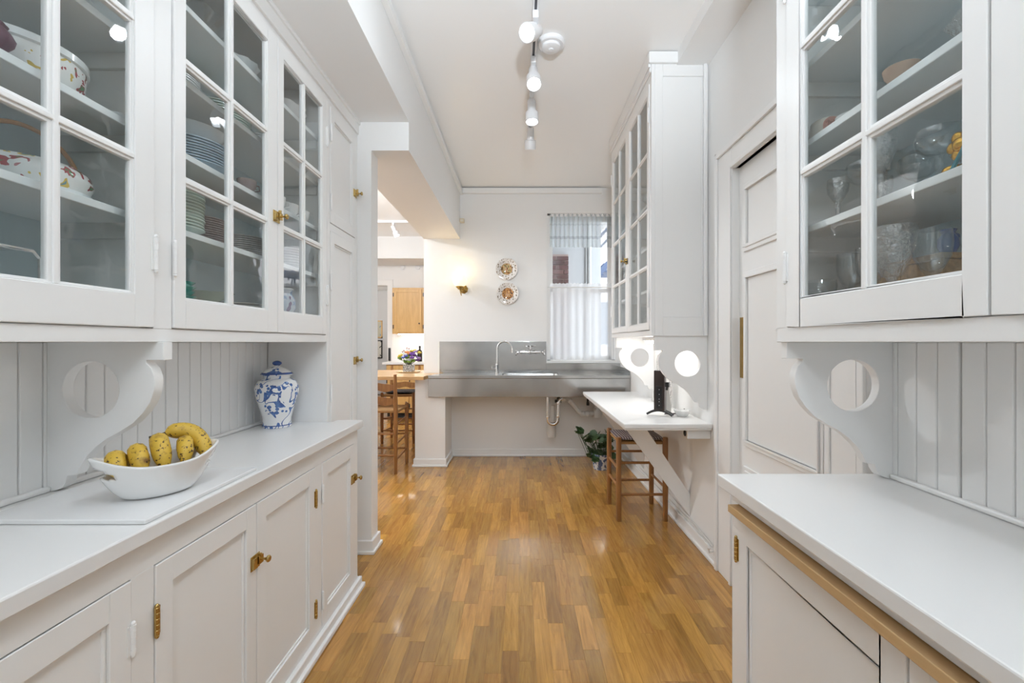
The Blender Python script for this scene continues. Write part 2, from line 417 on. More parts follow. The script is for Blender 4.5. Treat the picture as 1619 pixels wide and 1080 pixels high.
ST('trim_8', MB().box(-2.50, -2.40, YK-.02, YK-.0005, 0, 2.42).box(-3.45, -2.40, YK-.02, YK-.0005, 2.42, 2.53).box(-2.500, -2.4755, YK+.0005, YK+.16, 0, 2.42), WHITE, 'white casing around the kitchen doorway', 'door casing', bev=.003)
ST('wall_hall', MB().box(-4.2, -1.0, 11.35, 11.5, 0, ZC), mat('pale_grey_wall_paint', (.55, .56, .57), .6), 'pale grey hallway wall hung with framed pictures', 'wall')
ST('wall_hall_right', MB().box(-2.2, -2.05, YK+.14, 11.35, 0, ZC), WALLM, 'white hallway side wall beyond kitchen doorway', 'wall')
ST('ceiling_hall', MB().box(-4.2, -1.0, 8.4, 11.5, 2.7, 2.8), CEILM, 'white hallway ceiling beyond the doorway', 'ceiling')

# ------------------------------------------------------------------ cupboards: shared builders
def hinge(door, p, m, h=.10, axis=(0, 0), world=True):
    """barrel with finials and visible leaf; p = centre, axis = (leaf direction in y, out direction in x)"""
    x, y, z = p; dy, ox = axis
    mb = MB()
    pr = [(0, -h*.4)]
    for k in range(5):
        z0 = -h*.4+k*h*.16
        pr += [(.0058, z0+.0008), (.0058, z0+h*.16-.0008), (.0051, z0+h*.16)]
    mb.lathe(pr+[(0, h*.4)], 12, (x, y, z))
    mb.sphere((x, y, z-h*.43), .0052, 8, 6, (1,1,1.2)).sphere((x, y, z+h*.43), .0052, 8, 6, (1,1,1.2))
    mb.box(x-ox*.0015, x-ox*.0045, y, y+dy*.012, z-h*.4, z+h*.4)
    return P('hinge', mb, m, door)
def latch(door, p, dy, ox):
    """brass cupboard catch: plate, keeper, bolt body and turn knob; dy = side of the knob, ox = outward"""
    x, y, z = p; mb = MB()
    mb.box(x, x+ox*.003, y-dy*.026, y+dy*.022, z-.026, z+.022)
    mb.box(x, x+ox*.012, y-dy*.024, y-dy*.004, z-.020, z+.016)
    mb.box(x, x+ox*.016, y-dy*.001, y+dy*.022, z-.012, z+.016)
    mb.box(x+ox*.008, x+ox*.020, y+dy*.000, y+dy*.006, z+.014, z+.026)
    prof = [(0, 0), (.005, 0), (.004, .010), (.0045, .016), (.011, .021), (.012, .025), (.009, .029), (0, .030)]
    mb.lathe([(r, ox*h) for r, h in prof], 14, (x+ox*.014, y+dy*.012, z+.002), 'x')
    return P('latch', mb, BRASS, door, bev=.0008)
def glass_door(cab, xf, ox, y0, y1, z0, z1, rows, stile=(.055, .055), bot=.085, top=.065, bar=.026, th=.022, ycols=None):
    """xf = outer face, ox = direction the face looks. Frame is a part, its panes and glazing bars sub-parts"""
    a, b = y0+stile[0], y1-stile[1]; c, d = z0+bot, z1-top; xi = xf-ox*th
    mb = MB().box(xi, xf, y0, a, z0, z1).box(xi, xf, b, y1, z0, z1).box(xi, xf, a, b, z0, c).box(xi, xf, a, b, d, z1)
    for q in (.004, .008):   # moulded inner edge stepping back to the glass
        xs = xf-ox*(q*.9)
        mb.box(xi+ox*.001, xs, a, a+q, c+q, d-q).box(xi+ox*.001, xs, b-q, b, c+q, d-q).box(xi+ox*.001, xs, a, b, c, c+q).box(xi+ox*.001, xs, a, b, d-q, d)
    dr = P('door', mb, WHITE, cab, bev=.0018)
    ym = ycols or (a+b)/2
    hs = (d-c)/rows
    def bar_(box1, box2): P('glazing_bar', MB().box(*box1).box(*box2), WHITE, dr, bev=.002)
    bar_((xi, xf-ox*.006, ym-bar/2, ym+bar/2, c, d), (xf-ox*.0065, xf-ox*.001, ym-bar*.22, ym+bar*.22, c, d))
    for r in range(1, rows):
        z = c+hs*r
        bar_((xi, xf-ox*.0062, a, b, z-bar/2, z+bar/2), (xf-ox*.0066, xf-ox*.0012, a, b, z-bar*.22, z+bar*.22))
    for r in range(rows):
        for (p, q) in ((a, ym), (ym, b)):
            P('pane', MB().box(xf-ox*.012, xf-ox*.0145, p+.002, q-.002, c+hs*r+.002, c+hs*(r+1)-.002), GLASS, dr)
    return dr
def panel_door(cab, xf, ox, y0, y1, z0, z1, stile=.055, rail=.065, th=.02, m=None, rec=.012):
    m = m or WHITE; xi = xf-ox*th
    mb = MB().box(xi, xf, y0, y0+stile, z0, z1).box(xi, xf, y1-stile, y1, z0, z1).box(xi, xf, y0+stile, y1-stile, z0, z0+rail).box(xi, xf, y0+stile, y1-stile, z1-rail, z1)
    dr = P('door', mb, m, cab, bev=.002)
    P('door_panel', MB().box(xi, xf-ox*rec, y0+stile-.002, y1-stile+.002, z0+rail-.002, z1-rail+.002), m, dr)
    mo = MB(); q = .009; a, b, c, d = y0+stile, y1-stile, z0+rail, z1-rail; xs = xf-ox*rec*.55
    mo.box(xi, xs, a, a+q, c+q, d-q).box(xi, xs, b-q, b, c+q, d-q).box(xi, xs, a, b, c, c+q).box(xi, xs, a, b, d-q, d)
    P('door_moulding', mo, m, dr, bev=.003)
    return dr
HC = (.126, 1.213); HR = .082
BR = [(0, 1.35), (.335, 1.35), (.335, 1.298), (.285, 1.298), (.285, 1.289), (.300, 1.274), (.308, 1.252), (.310, 1.232), (.306, 1.205), (.296, 1.176),
      (.276, 1.146), (.247, 1.116), (.208, 1.091), (.172, 1.072), (.142, 1.050), (.116, 1.024), (.097, .997), (.084, .968), (.058, .966), (.054, .948), (.044, .932), (.028, .924), (.014, .92), (0, .92)]
def bracket(cab, xw, ox, y0, y1, ztop=1.35):
    """scrolled shelf bracket with a round hole; grows from the wall xw in direction ox"""
    hole = [(HC[0]+HR*math.cos(2*PI*i/40), HC[1]+HR*math.sin(2*PI*i/40)) for i in range(40)]
    mb = MB().prism([(u, ztop if v > 1.34 else v) for u, v in BR], [hole], lambda u, v, t: (xw+ox*u, t, v), y0, y1)
    return P('bracket', mb, WHITE, cab, bev=.0015)

SHELF = [1.692, 1.942, 2.180, 2.425]   # undersides, 2 cm boards
# ---- left upper cupboards
XU = -1.04
cabL = T('upper_cabinet', 'white wall cupboards with glazed doors full of plates above the banana bowl', 'cabinet', (-1.2, .8, 1.35))
YL0, YL1 = -1.0, 2.352
mb = MB()
mb.box(XU-.022, XU, YL0, YL1, 1.35, 1.388).box(XU-.022, XU, YL0, YL1, 2.655, 2.757)
for a, b in ((YL0, YL0+.05), (.06, .12), (.655, .715), (1.237, 1.304), (2.339, YL1)): mb.box(XU-.022, XU, a, b, 1.388, 2.655)
P('face_frame', mb, WHITE, cabL, bev=.002)
P('fascia', MB().box(XU-.002, XU+.012, YL0, YL1, 2.675, 2.757).box(XU, XU+.022, YL0, YL1, 2.735, 2.757), WHITE, cabL, bev=.003)
P('back_panel', MB().box(XL-.012, XL+.004, YL0, YL1, 1.37, 2.757), BLUEIN, cabL)
P('bottom_board', MB().box(XL, XU-.022, YL0, YL1, 1.352, 1.395), WHITE, cabL)
P('top_board', MB().box(XL, XU-.022, YL0, YL1, 2.70, 2.757), GREYIN, cabL)
for y in (YL0, .10, 1.262, YL1-.016): P('side_panel', MB().box(XL, XU-.022, y, y+.016, 1.395, 2.70), GREYIN, cabL)
for z in SHELF:
    for a, b in ((YL0+.016, .10), (.116, 1.262), (1.278, YL1-.016)):
        P('shelf', MB().box(XL, XU-.040, a, b, z, z+.02), SHELFM, cabL, bev=.002)
for z in SHELF+[1.40]:      # cleats on the cupboard ends carry the shelves
    for y, d in ((1.278, 1), (1.262, -1), (YL1-.016, -1)):
        P('cleat', MB().box(XL+.004, XU-.045, y, y+d*.012, z-.045, z), GREYIN, cabL)
bracket(cabL, XL, 1, 1.255, 1.287)
dA = glass_door(cabL, XU+.006, 1, .718, 1.235, 1.392, 2.652, 3, (.058, .062), .088, .062, .028)
dB = glass_door(cabL, XU+.006, 1, 1.306, 1.862, 1.392, 2.652, 3, (.046, .070), .088, .062, .030)
dC = glass_door(cabL, XU+.006, 1, 1.866, 2.337, 1.392, 2.652, 3, (.046, .048), .088, .062, .030)
dZ = glass_door(cabL, XU+.006, 1, .122, .652, 1.392, 2.652, 3, (.058, .062), .088, .062, .028)
for d_, y, dy in ((dA, 1.236, -1), (dB, 1.305, 1), (dC, 2.338, -1), (dZ, .12, 1)):
    for z in (1.60, 2.45): hinge(d_, (XU+.010, y, z), WHITE, .115, (dy, 1))
latch(dB, (XU+.006, 1.853, 1.884), 1, 1)
# ---- left tall cupboard
cabT = T('tall_cabinet', 'narrow white full height cupboard beside the kitchen opening', 'cabinet', (-1.2, 2.57, 0))
mb = MB().box(XL, XU-.02, 2.354, 2.372, .0, 2.757).box(XL, XU-.02, 2.774, 2.789, 0, 2.757).box(XL, XU-.02, 2.372, 2.774, 2.72, 2.757)
P('carcass', mb, WHITE, cabT)
mb = MB().box(XU-.022, XU, 2.354, 2.390, 0, 2.757).box(XU-.022, XU, 2.752, 2.789, 0, 2.757)
for a, b in ((0, .10), (1.962, 2.004), (2.645, 2.757)): mb.box(XU-.022, XU, 2.390, 2.752, a, b)
P('face_frame', mb, WHITE, cabT, bev=.002)
P('fascia', MB().box(XU-.002, XU+.012, 2.354, 2.789, 2.675, 2.757).box(XU, XU+.022, 2.354, 2.789, 2.735, 2.757), WHITE, cabT, bev=.003)
P('back_panel', MB().box(XL-.012, XL+.004, 2.372, 2.774, 0, 2.72), WHITE, cabT)
t1 = panel_door(cabT, XU+.004, 1, 2.392, 2.750, 2.006, 2.643, .05, .06)
t2 = panel_door(cabT, XU+.004, 1, 2.392, 2.750, .102, 1.960, .05, .06)
for d_, zs in ((t1, (2.12, 2.50)), (t2, (1.07, 1.68))):
    for z in zs: hinge(d_, (XU+.008, 2.391, z), WHITE, .10, (1, 1))
latch(t1, (XU+.004, 2.742, 2.285), 1, 1); latch(t2, (XU+.004, 2.742, 1.235), 1, 1)
# ---- left base cupboards and worktop
XB = -.89
cabB = T('base_cabinet', 'white base cupboards with recessed panel doors and brass catches under the left worktop', 'cabinet', (-1.1, .9, 0))
YB1 = 2.392
doorsB = [(-.95, -.56), (-.52, -.11), (-.105, .31), (.58, .996), (1.064, 1.470), (1.474, 1.893), (1.962, 2.334)]
doorsB[2] = (.155, .574)
mb = MB().box(XB-.022, XB, YL0, YB1, .808, .88).box(XB-.022, XB, YL0, YB1, 0, .072)
prev = YL0
for a, b in doorsB:
    if a-prev > .006: mb.box(XB-.022, XB, prev, a-.002, .072, .808)
    prev = b+.002
mb.box(XB-.022, XB, prev, YB1, .072, .808)
P('face_frame', mb, WHITE, cabB, bev=.002)
P('side_panel', MB().box(-1.012, XB-.0225, YB1-.02, YB1, 0, .88), WHITE, cabB)
P('side_panel', MB().box(XL, XB-.022, YL0, YL0+.02, 0, .88), WHITE, cabB)
P('plinth', MB().box(XB, XB+.020, YL0, YB1+.018, 0, .062).box(XB, XB+.034, YL0, YB1+.030, 0, .024).box(-1.012, XB-.0005, YB1+.0005, YB1+.018, 0, .062), WHITE, cabB, bev=.005)
dl = [panel_door(cabB, XB+.003, 1, a, b, .075, .805, .052, .064) for a, b in doorsB]
latch(dl[4], (XB+.003, 1.462, .617), 1, 1); latch(dl[6], (XB+.003, 2.318, .625), 1, 1)
for d_, y, dy, m_ in ((dl[4], 1.063, 1, BRASS), (dl[5], 1.8945, -1, BRASS), (dl[6], 1.961, 1, WHITE), (dl[3], .998, -1, WHITE)):
    for z in (.19, .67): hinge(d_, (XB+.006, y, z), m_, .085, (dy, 1))
M1('worktop', MB().prism([(XL+.002, YL0), (-.866, YL0), (-.866, 2.412), (-1.012, 2.412), (-1.012, 2.352), (XL+.002, 2.352)], [], lambda u, v, t: (u, v, t), .8805, .92), TOPM, 'long white worktop carrying the banana bowl and the blue jar', 'worktop', (-1.1, .9, .88), bev=.004)
ST('trim_9', MB().box(XL, XL+.016, YL0, 1.253, .9205, .937).box(XL, XL+.016, 1.289, 2.352, .9205, .937), WHITE, 'white quarter round strip behind the left worktop', 'trim', bev=.006)
# ---- right upper cupboards
XV, XW = .83, XR-.014
cabR = T('upper_cabinet', 'white wall cupboard with glazed doors holding crystal above the right worktop', 'cabinet', (1.0, .7, 1.35))
YR0, YR1 = -1.0, 1.412
mb = MB()
mb.box(XV, XV+.022, YR0, YR1, 1.35, 1.393).box(XV, XV+.022, YR0, YR1, 2.655, 3.10)
for a, b in ((YR0, YR0+.05), (.10, .16), (1.354, YR1)): mb.box(XV, XV+.022, a, b, 1.393, 2.655)
P('face_frame', mb, WHITE, cabR, bev=.002)
P('back_panel', MB().box(XR-.003, XR-.014, YR0, YR1, 1.37, 3.10), BLUEIN, cabR)
P('bottom_board', MB().box(XV+.022, XR, YR0, YR1, 1.352, 1.398), WHITE, cabR)
P('top_board', MB().box(XV+.022, XR, YR0, YR1, 2.70, 2.72), GREYIN, cabR)
for y in (YR0, YR1-.016): P('side_panel', MB().box(XV+.022, XR, y, y+.016, 1.398, 3.10), GREYIN, cabR)
for z in (1.68, 1.942, 2.175, 2.425): P('shelf', MB().box(XV+.040, XR-.014, YR0+.016, YR1-.016, z, z+.02), SHELFM, cabR, bev=.002)
for z in (1.68, 1.942, 2.175): P('cleat', MB().box(XV+.05, XR-.015, YR1-.016, YR1-.028, z-.045, z), GREYIN, cabR)
bracket(cabR, XW, -1, 1.375, 1.405)
dR = glass_door(cabR, XV-.006, -1, .770, 1.352, 1.397, 2.652, 3, (.042, .066), .080, .062, .030, ycols=1.048)
dR2 = glass_door(cabR, XV-.006, -1, .165, .764, 1.397, 2.652, 3, (.045, .085), .080, .062, .030)
for z in (1.58, 2.45): hinge(dR, (XV-.010, 1.353, z), WHITE, .105, (-1, -1))
# ---- right base cupboards, worktop and pull out board
XC = .685
cabS = T('base_cabinet', 'white base cupboards with brass hinge under the right worktop', 'cabinet', (.95, .4, 0))
mb = MB().box(XC, XC+.022, YR0, 1.41, .842, .88).box(XC, XC+.022, YR0, 1.41, 0, .075).box(XC, XC+.022, YR0, 1.41, .803, .814)
for a, b in ((YR0, -.02), (.728, .769), (1.372, 1.41)): mb.box(XC, XC+.022, a, b, .075, .805)
P('face_frame', mb, WHITE, cabS, bev=.002)
P('side_panel', MB().box(XC+.022, XR, 1.39, 1.41, 0, .88), WHITE, cabS)
P('plinth', MB().box(XC-.012, XC, YR0, 1.41, 0, .06), WHITE, cabS, bev=.004)
s1 = panel_door(cabS, XC-.003, -1, .772, 1.370, .078, .801, .055, .066)
s2 = panel_door(cabS, XC-.003, -1, -.015, .726, .078, .801, .055, .066)
for z in (.19, .70): hinge(s1, (XC-.006, 1.3715, z), BRASS, .085, (-1, -1))
M1('worktop', MB().box(.646, XW, YR0, 1.428, .8805, .92), TOPM, 'bare white worktop above the raw wooden pull-out board', 'worktop', (.95, .4, .88), bev=.004)
M1('pull_out_board', MB().box(.655, 1.10, -.35, 1.376, .8165, .8395), RAWWOOD, 'raw wooden board sliding out below the right worktop', 'board', (.9, .5, .8165), bev=.002)
ST('trim_10', MB().box(XW-.016, XW, YR0, 1.373, .9205, .937), WHITE, 'white quarter round strip behind the right worktop', 'trim', bev=.006)
# ---- far right upper cupboard
cabF = T('upper_cabinet', 'tall white wall cupboard with glazed doors above the fold-down table', 'cabinet', (1.0, 3.35, 1.39))
Y0, Y1, ZF0, ZF1 = 2.755, 3.950, 1.39, 3.165
mb = MB().box(XV, XV+.022, Y0, Y1, ZF0, 1.424).box(XV, XV+.022, Y0, Y1, 3.005, ZF1)
for a, b in ((Y0, 2.790), (3.915, Y1)): mb.box(XV, XV+.022, a, b, 1.424, 3.005)
P('face_frame', mb, WHITE, cabF, bev=.002)
mb = MB().box(XV+.022, XR-.001, Y0+.0079, Y0+.022, ZF0, ZF1)
P('side_panel', mb, WHITE, cabF)
fr = MB(); a, b, c, d = XV+.0, XR-.001, ZF0, 3.09
a += .0222; fr.box(a, a+.05, Y0, Y0+.008, c, ZF1).box(b-.03, b, Y0, Y0+.008, c, ZF1).box(a+.05, b-.03, Y0, Y0+.008, c, c+.115).box(a+.05, b-.03, Y0, Y0+.008, 3.03, ZF1)
P('side_frame', fr, WHITE, cabF, bev=.003)
mo = MB(); a, b, c, d = XV+.07, XR-.031, ZF0+.115, 3.03; q = .010
mo.box(b-q, b, Y0+.002, Y0+.0085, c+q, d).box(a, b, Y0+.002, Y0+.0085, c, c+q)
P('side_moulding', mo, WHITE, cabF, bev=.003)
P('corner_strip', MB().box(XR-.034, XR-.012, Y0-.014, Y0, 1.39, 3.12), WHITE, cabF, bev=.005)
P('side_panel', MB().box(XV+.022, XR-.001, Y1-.016, Y1, ZF0, ZF1), GREYIN, cabF)
P('cornice', MB().box(XV-.020, XV-.0005, Y0-.0005, Y1+.01, 3.085, ZF1+.01).box(XV-.020, XR-.036, Y0-.02, Y0-.0005, 3.105, ZF1+.01).box(XV-.012, XV-.0005, Y0-.0005, Y1, 3.055, 3.085), WHITE, cabF, bev=.004)
P('back_panel', MB().box(XR-.012, XR-.001, Y0+.022, Y1-.016, ZF0, ZF1), mat('pale_cabinet_paint', (.68, .69, .685), .5), cabF)
P('bottom_board', MB().box(XV+.022, XR-.012, Y0+.022, Y1-.016, ZF0, 1.415), WHITE, cabF)
P('top_board', MB().box(XV+.022, XR-.012, Y0+.022, Y1-.016, 3.06, 3.08), WHITE, cabF)
FSH = (1.69, 1.985, 2.28, 2.62)
for z in FSH: P('shelf', MB().box(XV+.045, XR-.012, Y0+.022, Y1-.016, z, z+.02), SHELFM, cabF, bev=.002)
dF1 = glass_door(cabF, XV-.006, -1, 2.792, 3.351, 1.428, 3.002, 4, (.040, .058), .042, .058, .028)
dF2 = glass_door(cabF, XV-.006, -1, 3.355, 3.913, 1.428, 3.002, 4, (.058, .040), .042, .058, .028)
for d_, y, dy in ((dF1, 2.791, 1), (dF2, 3.914, -1)):
    for z in (1.62, 2.80): hinge(d_, (XV-.010, y, z), WHITE, .10, (dy, -1))
latch(dF2, (XV-.006, 3.375, 1.975), 1, -1)
P('escutcheon', MB().box(XV-.006, XV-.009, 3.325, 3.335, 1.945, 1.99).box(XV-.009, XV-.03, 3.327, 3.333, 1.962, 1.968), BLACK, dF1)
bracket(cabF, XW+.013, -1, 2.765, 2.795, 1.39); bracket(cabF, XW+.013, -1, 3.87, 3.90, 1.39)
# under-cupboard lamp over the table
ul = T('under_cabinet_lamp', 'white tube lamp glowing under the far cupboard above the table', 'lamp', (1.08, 3.35, 1.39))
P('lamp_housing', MB().box(1.05, 1.12, 2.95, 3.75, 1.362, 1.39), WHITE, ul, bev=.004)
P('lamp_tube', MB().tube([(1.085, 2.98, 1.350), (1.085, 3.72, 1.350)], .012, 12), mat('lit_tube', (1,1,1), .4, emit=(1, .98, .95), estr=28), ul)

# ------------------------------------------------------------------ fold-down table
tb = T('wall_table', 'white fold-down table on diagonal braces fixed to the right wall', 'table', (1.0, 3.5, .2))
TX0, TX1, TY0, TY1, TZ = .642, XR-.001, 2.69, 4.45, .845
P('table_top', MB().box(TX0, TX1, TY0, TY1, TZ-.030, TZ), TOPM, tb, bev=.006)
P('edge_moulding', MB().box(TX0+.008, TX1, TY0+.008, TY1-.008, TZ-.042, TZ-.0301), WHITE, tb, bev=.005)
def brace(y):
    pts = [(.70, TZ-.043), (.845, TZ-.043), (XR-.001, .285), (XR-.001, .13)]
    P('brace', MB().prism(pts, [], lambda u, v, t: (u, t, v), y, y+.032), WHITE, tb, bev=.002)
brace(3.05); brace(4.18)
P('wall_rail', MB().box(XR-.022, XR-.001, 2.98, TY1-.02, TZ-.10, TZ-.043), WHITE, tb, bev=.002)
ob = T('outlet_box', 'white socket box fixed to the wall under the table edge', 'outlet box', (1.13, 2.76, .77))
P('box_body', MB().box(1.045, XR-.001, 2.72, 2.80, .745, .802), PVC, ob, bev=.006)
P('socket', MB().lathe([(0, 0), (.019, 0), (.019, -.003), (.013, -.003), (.012, .001), (0, .001)], 18, (1.044, 2.76, .775), 'x'), BLACK, ob, label='black round socket')
# ------------------------------------------------------------------ stool at the table
def stool(name, label, cat, loc, rz, w_, d_, h):
    t = T(name, label, cat, loc, rz)
    for sx in (-1, 1):
        for sy in (-1, 1):
            P('leg', MB().lathe([(0, 0), (.016, 0), (.0185, .01), (.0205, .2), (.0205, h-.01), (.017, h), (0, h)], 14, (sx*w_/2, sy*d_/2, 0)), OAKC, t, world=False)
    for sy in (-1, 1):
        for z in (.20, .44): P('rung', MB().tube([(-w_/2, sy*d_/2, z), (w_/2, sy*d_/2, z)], .010, 10), OAKC, t, world=False)
    for sx in (-1, 1):
        for z in (.25, .39): P('rung', MB().tube([(sx*w_/2, -d_/2, z), (sx*w_/2, d_/2, z)], .010, 10), OAKC, t, world=False)
    return t
stl = stool('stool', 'plain oak stool pushed under the fold-down table', 'stool', (.922, 3.47, 0), 0, .352, .35, .632)
def cushion_mb(w_, d_, h):
    vs = []; fs = []; n = 14
    for top in (1, 0):
        for i in range(n+1):
            for j in range(n+1):
                u, v = i/n*2-1, j/n*2-1
                e = max(abs(u), abs(v)); sag = (1-e**6)
                vs.append((u*w_/2*(1-.03*v*v), v*d_/2*(1-.03*u*u), h*.5+(h*.5*sag if top else -h*.42*sag)-(.010*(1-u*u)*(1-v*v) if top else 0)))
    for k in (0, 1):
        o = k*(n+1)**2
        for i in range(n):
            for j in range(n):
                f = (o+i*(n+1)+j, o+(i+1)*(n+1)+j, o+(i+1)*(n+1)+j+1, o+i*(n+1)+j+1); fs.append(f if k == 0 else f[::-1])
    return MB().add(vs, fs, True)
P('woven_seat', MB().box(-.172, .172, -.170, .170, .575, .598), RUSH, stl, world=False, bev=.010)
def gingham():
    m = bpy.data.materials.new('gingham_cloth'); m.use_nodes = True; nt = m.node_tree; b = nt.nodes['Principled BSDF']
    tc = nt.nodes.new('ShaderNodeTexCoord'); sp = nt.nodes.new('ShaderNodeSeparateXYZ'); nt.links.new(tc.outputs['Object'], sp.inputs[0])
    s = []
    for k in (0, 1):
        mu = nt.nodes.new('ShaderNodeMath'); mu.operation = 'MULTIPLY'; mu.inputs[1].default_value = 52; nt.links.new(sp.outputs[k], mu.inputs[0])
        fr = nt.nodes.new('ShaderNodeMath'); fr.operation = 'FRACT'; nt.links.new(mu.outputs[0], fr.inputs[0])
        gt = nt.nodes.new('ShaderNodeMath'); gt.operation = 'GREATER_THAN'; gt.inputs[1].default_value = .5; nt.links.new(fr.outputs[0], gt.inputs[0]); s.append(gt)
    ad = nt.nodes.new('ShaderNodeMath'); ad.operation = 'MULTIPLY_ADD'; ad.inputs[1].default_value = .5; nt.links.new(s[0].outputs[0], ad.inputs[0])
    hf = nt.nodes.new('ShaderNodeMath'); hf.operation = 'MULTIPLY'; hf.inputs[1].default_value = .5; nt.links.new(s[1].outputs[0], hf.inputs[0]); nt.links.new(hf.outputs[0], ad.inputs[2])
    r = ramp(nt, [(0, (.025, .018, .022)), (.25, (.16, .13, .15)), (.75, (.62, .58, .60))], ad.outputs[0], True)
    nt.links.new(r.outputs[0], b.inputs['Base Color']); b.inputs['Roughness'].default_value = .85
    MATS['gingham'] = m; return m
GING = gingham()
cu = M1('seat_cushion', cushion_mb(.36, .36, .034), GING, 'black and white checked cushion lying on the oak stool', 'cushion', (0,0,0))
cu.location = (.922, 3.47, .5985)

# ------------------------------------------------------------------ steel sink counter on the end wall
sk = T('sink_counter', 'long brushed steel sink counter with splashback along the end wall', 'sink', (.1, 4.93, .76))
SX0, SX1, SY0, SY1, SZ = -.985, XR-.002, 4.68, YF-.002, .985
def rrect(x0, x1, y0, y1, r, n=6):
    o = []
    for cx, cy, a0 in ((x1-r, y1-r, 0), (x0+r, y1-r, PI/2), (x0+r, y0+r, PI), (x1-r, y0+r, 1.5*PI)):
        for i in range(n+1): o.append((cx+r*math.cos(a0+PI/2*i/n), cy+r*math.sin(a0+PI/2*i/n)))
    return o
bas = rrect(-.20, .44, 4.755, 5.06, .06)
P('counter_top', MB().prism([(SX0, SY0), (SX1, SY0), (SX1, SY1), (SX0+.10, SY1), (SX0, SY1-.25)], [bas], lambda u, v, t: (u, v, t), SZ-.022, SZ), STEEL, sk, bev=.003)
P('raised_rim', MB().box(SX0, SX1, SY0-.004, SY0+.018, SZ-.024, SZ+.008).prism(rrect(-.225, .465, 4.735, 5.08, .075), [rrect(-.20, .44, 4.755, 5.06, .06)], lambda u, v, t: (u, v, t), SZ, SZ+.005), STEEL, sk, bev=.002)
P('apron', MB().box(SX0, SX1, SY0+.004, SY0+.022, .76, SZ-.026), STEEL, sk, bev=.003)
b2 = rrect(-.17, .41, 4.785, 5.03, .05)
bm_ = MB(); nb = len(bas)
bm_.add([(p[0], p[1], SZ-.002) for p in bas]+[(p[0], p[1], SZ-.17) for p in b2], [(i, (i+1) % nb, nb+(i+1) % nb, nb+i) for i in range(nb)]+[tuple(nb+i for i in range(nb))], True)
P('basin', bm_, STEEL, sk)
P('splashback', MB().box(-.953, wx0-.014, YF-.012, YF-.001, SZ+.001, 1.357).box(wx0-.014, SX1, YF-.012, YF-.001, SZ+.001, wz0-.01), STEEL, sk, bev=.001)
P('side_flange', MB().box(XR-.010, XR-.002, SY0, YF-.012, SZ, 1.06), STEEL, sk, bev=.001)
ST('wall_knee', MB().box(-1.138, -.81, 4.735, YF-.001, 0, .758).box(-1.138, -.99, 4.735, YF-.001, .758, .947), WALLM, 'low white wall carrying left end of the steel counter', 'wall')
bboard('baseboard_knee', [(-1.153, -.795, 4.72, YF-.02, (1, 1), (1, 0))], 'white baseboard around the low wall under the sink')
# taps
gt = T('gooseneck_tap', 'slim chrome gooseneck tap standing on the steel counter', 'tap', (-.268, 5.10, SZ))
def arc(c, r, a0, a1, n, pl='xz'):
    o = []
    for i in range(n+1):
        a = a0+(a1-a0)*i/n; o.append((c[0]+r*math.cos(a), c[1], c[2]+r*math.sin(a)))
    return o
gx, gy = -.268, 5.10
P('tap_body', MB().lathe([(0, 0), (.022, 0), (.022, .012), (.016, .016), (.016, .095), (.018, .10), (.012, .115), (0, .115)], 16, (gx, gy, SZ)), CHROME, gt)
P('spout', MB().tube([(gx, gy, SZ+.11), (gx, gy, 1.27)]+arc((gx+.088, gy-.0, 1.27), .088, PI, .06, 14)+[(gx+.178, gy, 1.245)], .0095, 12).lathe([(0, 0), (.013, 0), (.013, .022), (0, .022)], 12, (gx+.178, gy, 1.226)), CHROME, gt)
P('tap_lever', MB().tube([(gx-.015, gy, SZ+.06), (gx-.058, gy, SZ+.062)], .0055, 8).tube([(gx-.055, gy, SZ+.05), (gx-.060, gy-.01, SZ+.085)], .005, 8), CHROME, gt)
mt = T('mixer_tap', 'chrome wall mixer tap with two handles on the splashback', 'tap', (.12, YF-.012, 1.2))
yy = YF-.012
P('tap_body', MB().lathe([(0, 0), (.024, 0), (.020, -.014), (.012, -.02), (.012, -.06), (0, -.06)], 14, (.055, yy, 1.235), 'y').lathe([(0, 0), (.024, 0), (.020, -.014), (.012, -.02), (.012, -.06), (0, -.06)], 14, (.185, yy, 1.235), 'y')
  .tube([(.0, yy-.062, 1.232), (.24, yy-.062, 1.232)], .015, 12).sphere((.12, yy-.062, 1.236), .026, 14, 10), CHROME, mt)
P('spout', MB().tube([(.12, yy-.06, 1.25), (.12, yy-.075, 1.285), (.12, yy-.11, 1.30), (.12, yy-.19, 1.29), (.12, yy-.225, 1.262)], .011, 10), CHROME, mt)
P('soap_tray', MB().lathe([(0, .0), (.068, .0), (.074, .010), (.070, .010), (.066, .004), (0, .004)], 26, (.12, yy-.065, 1.298), wob=lambda a, h: -.25*abs(math.sin(a))), CHROME, mt)
for sx, xx in ((-1, -.015), (1, .255)):
    h = MB().lathe([(0, 0), (.016, 0), (.016, sx*.018), (.010, sx*.024), (0, sx*.024)], 12, (xx, yy-.062, 1.230), 'x')
    for k in range(4):
        a = PI/4+k*PI/2
        h.tube([(xx+sx*.024, yy-.062, 1.23), (xx+sx*.030, yy-.062+.036*math.cos(a), 1.225+.036*math.sin(a))], [.007, .009], 8)
    P('handle', h, CHROME, mt)
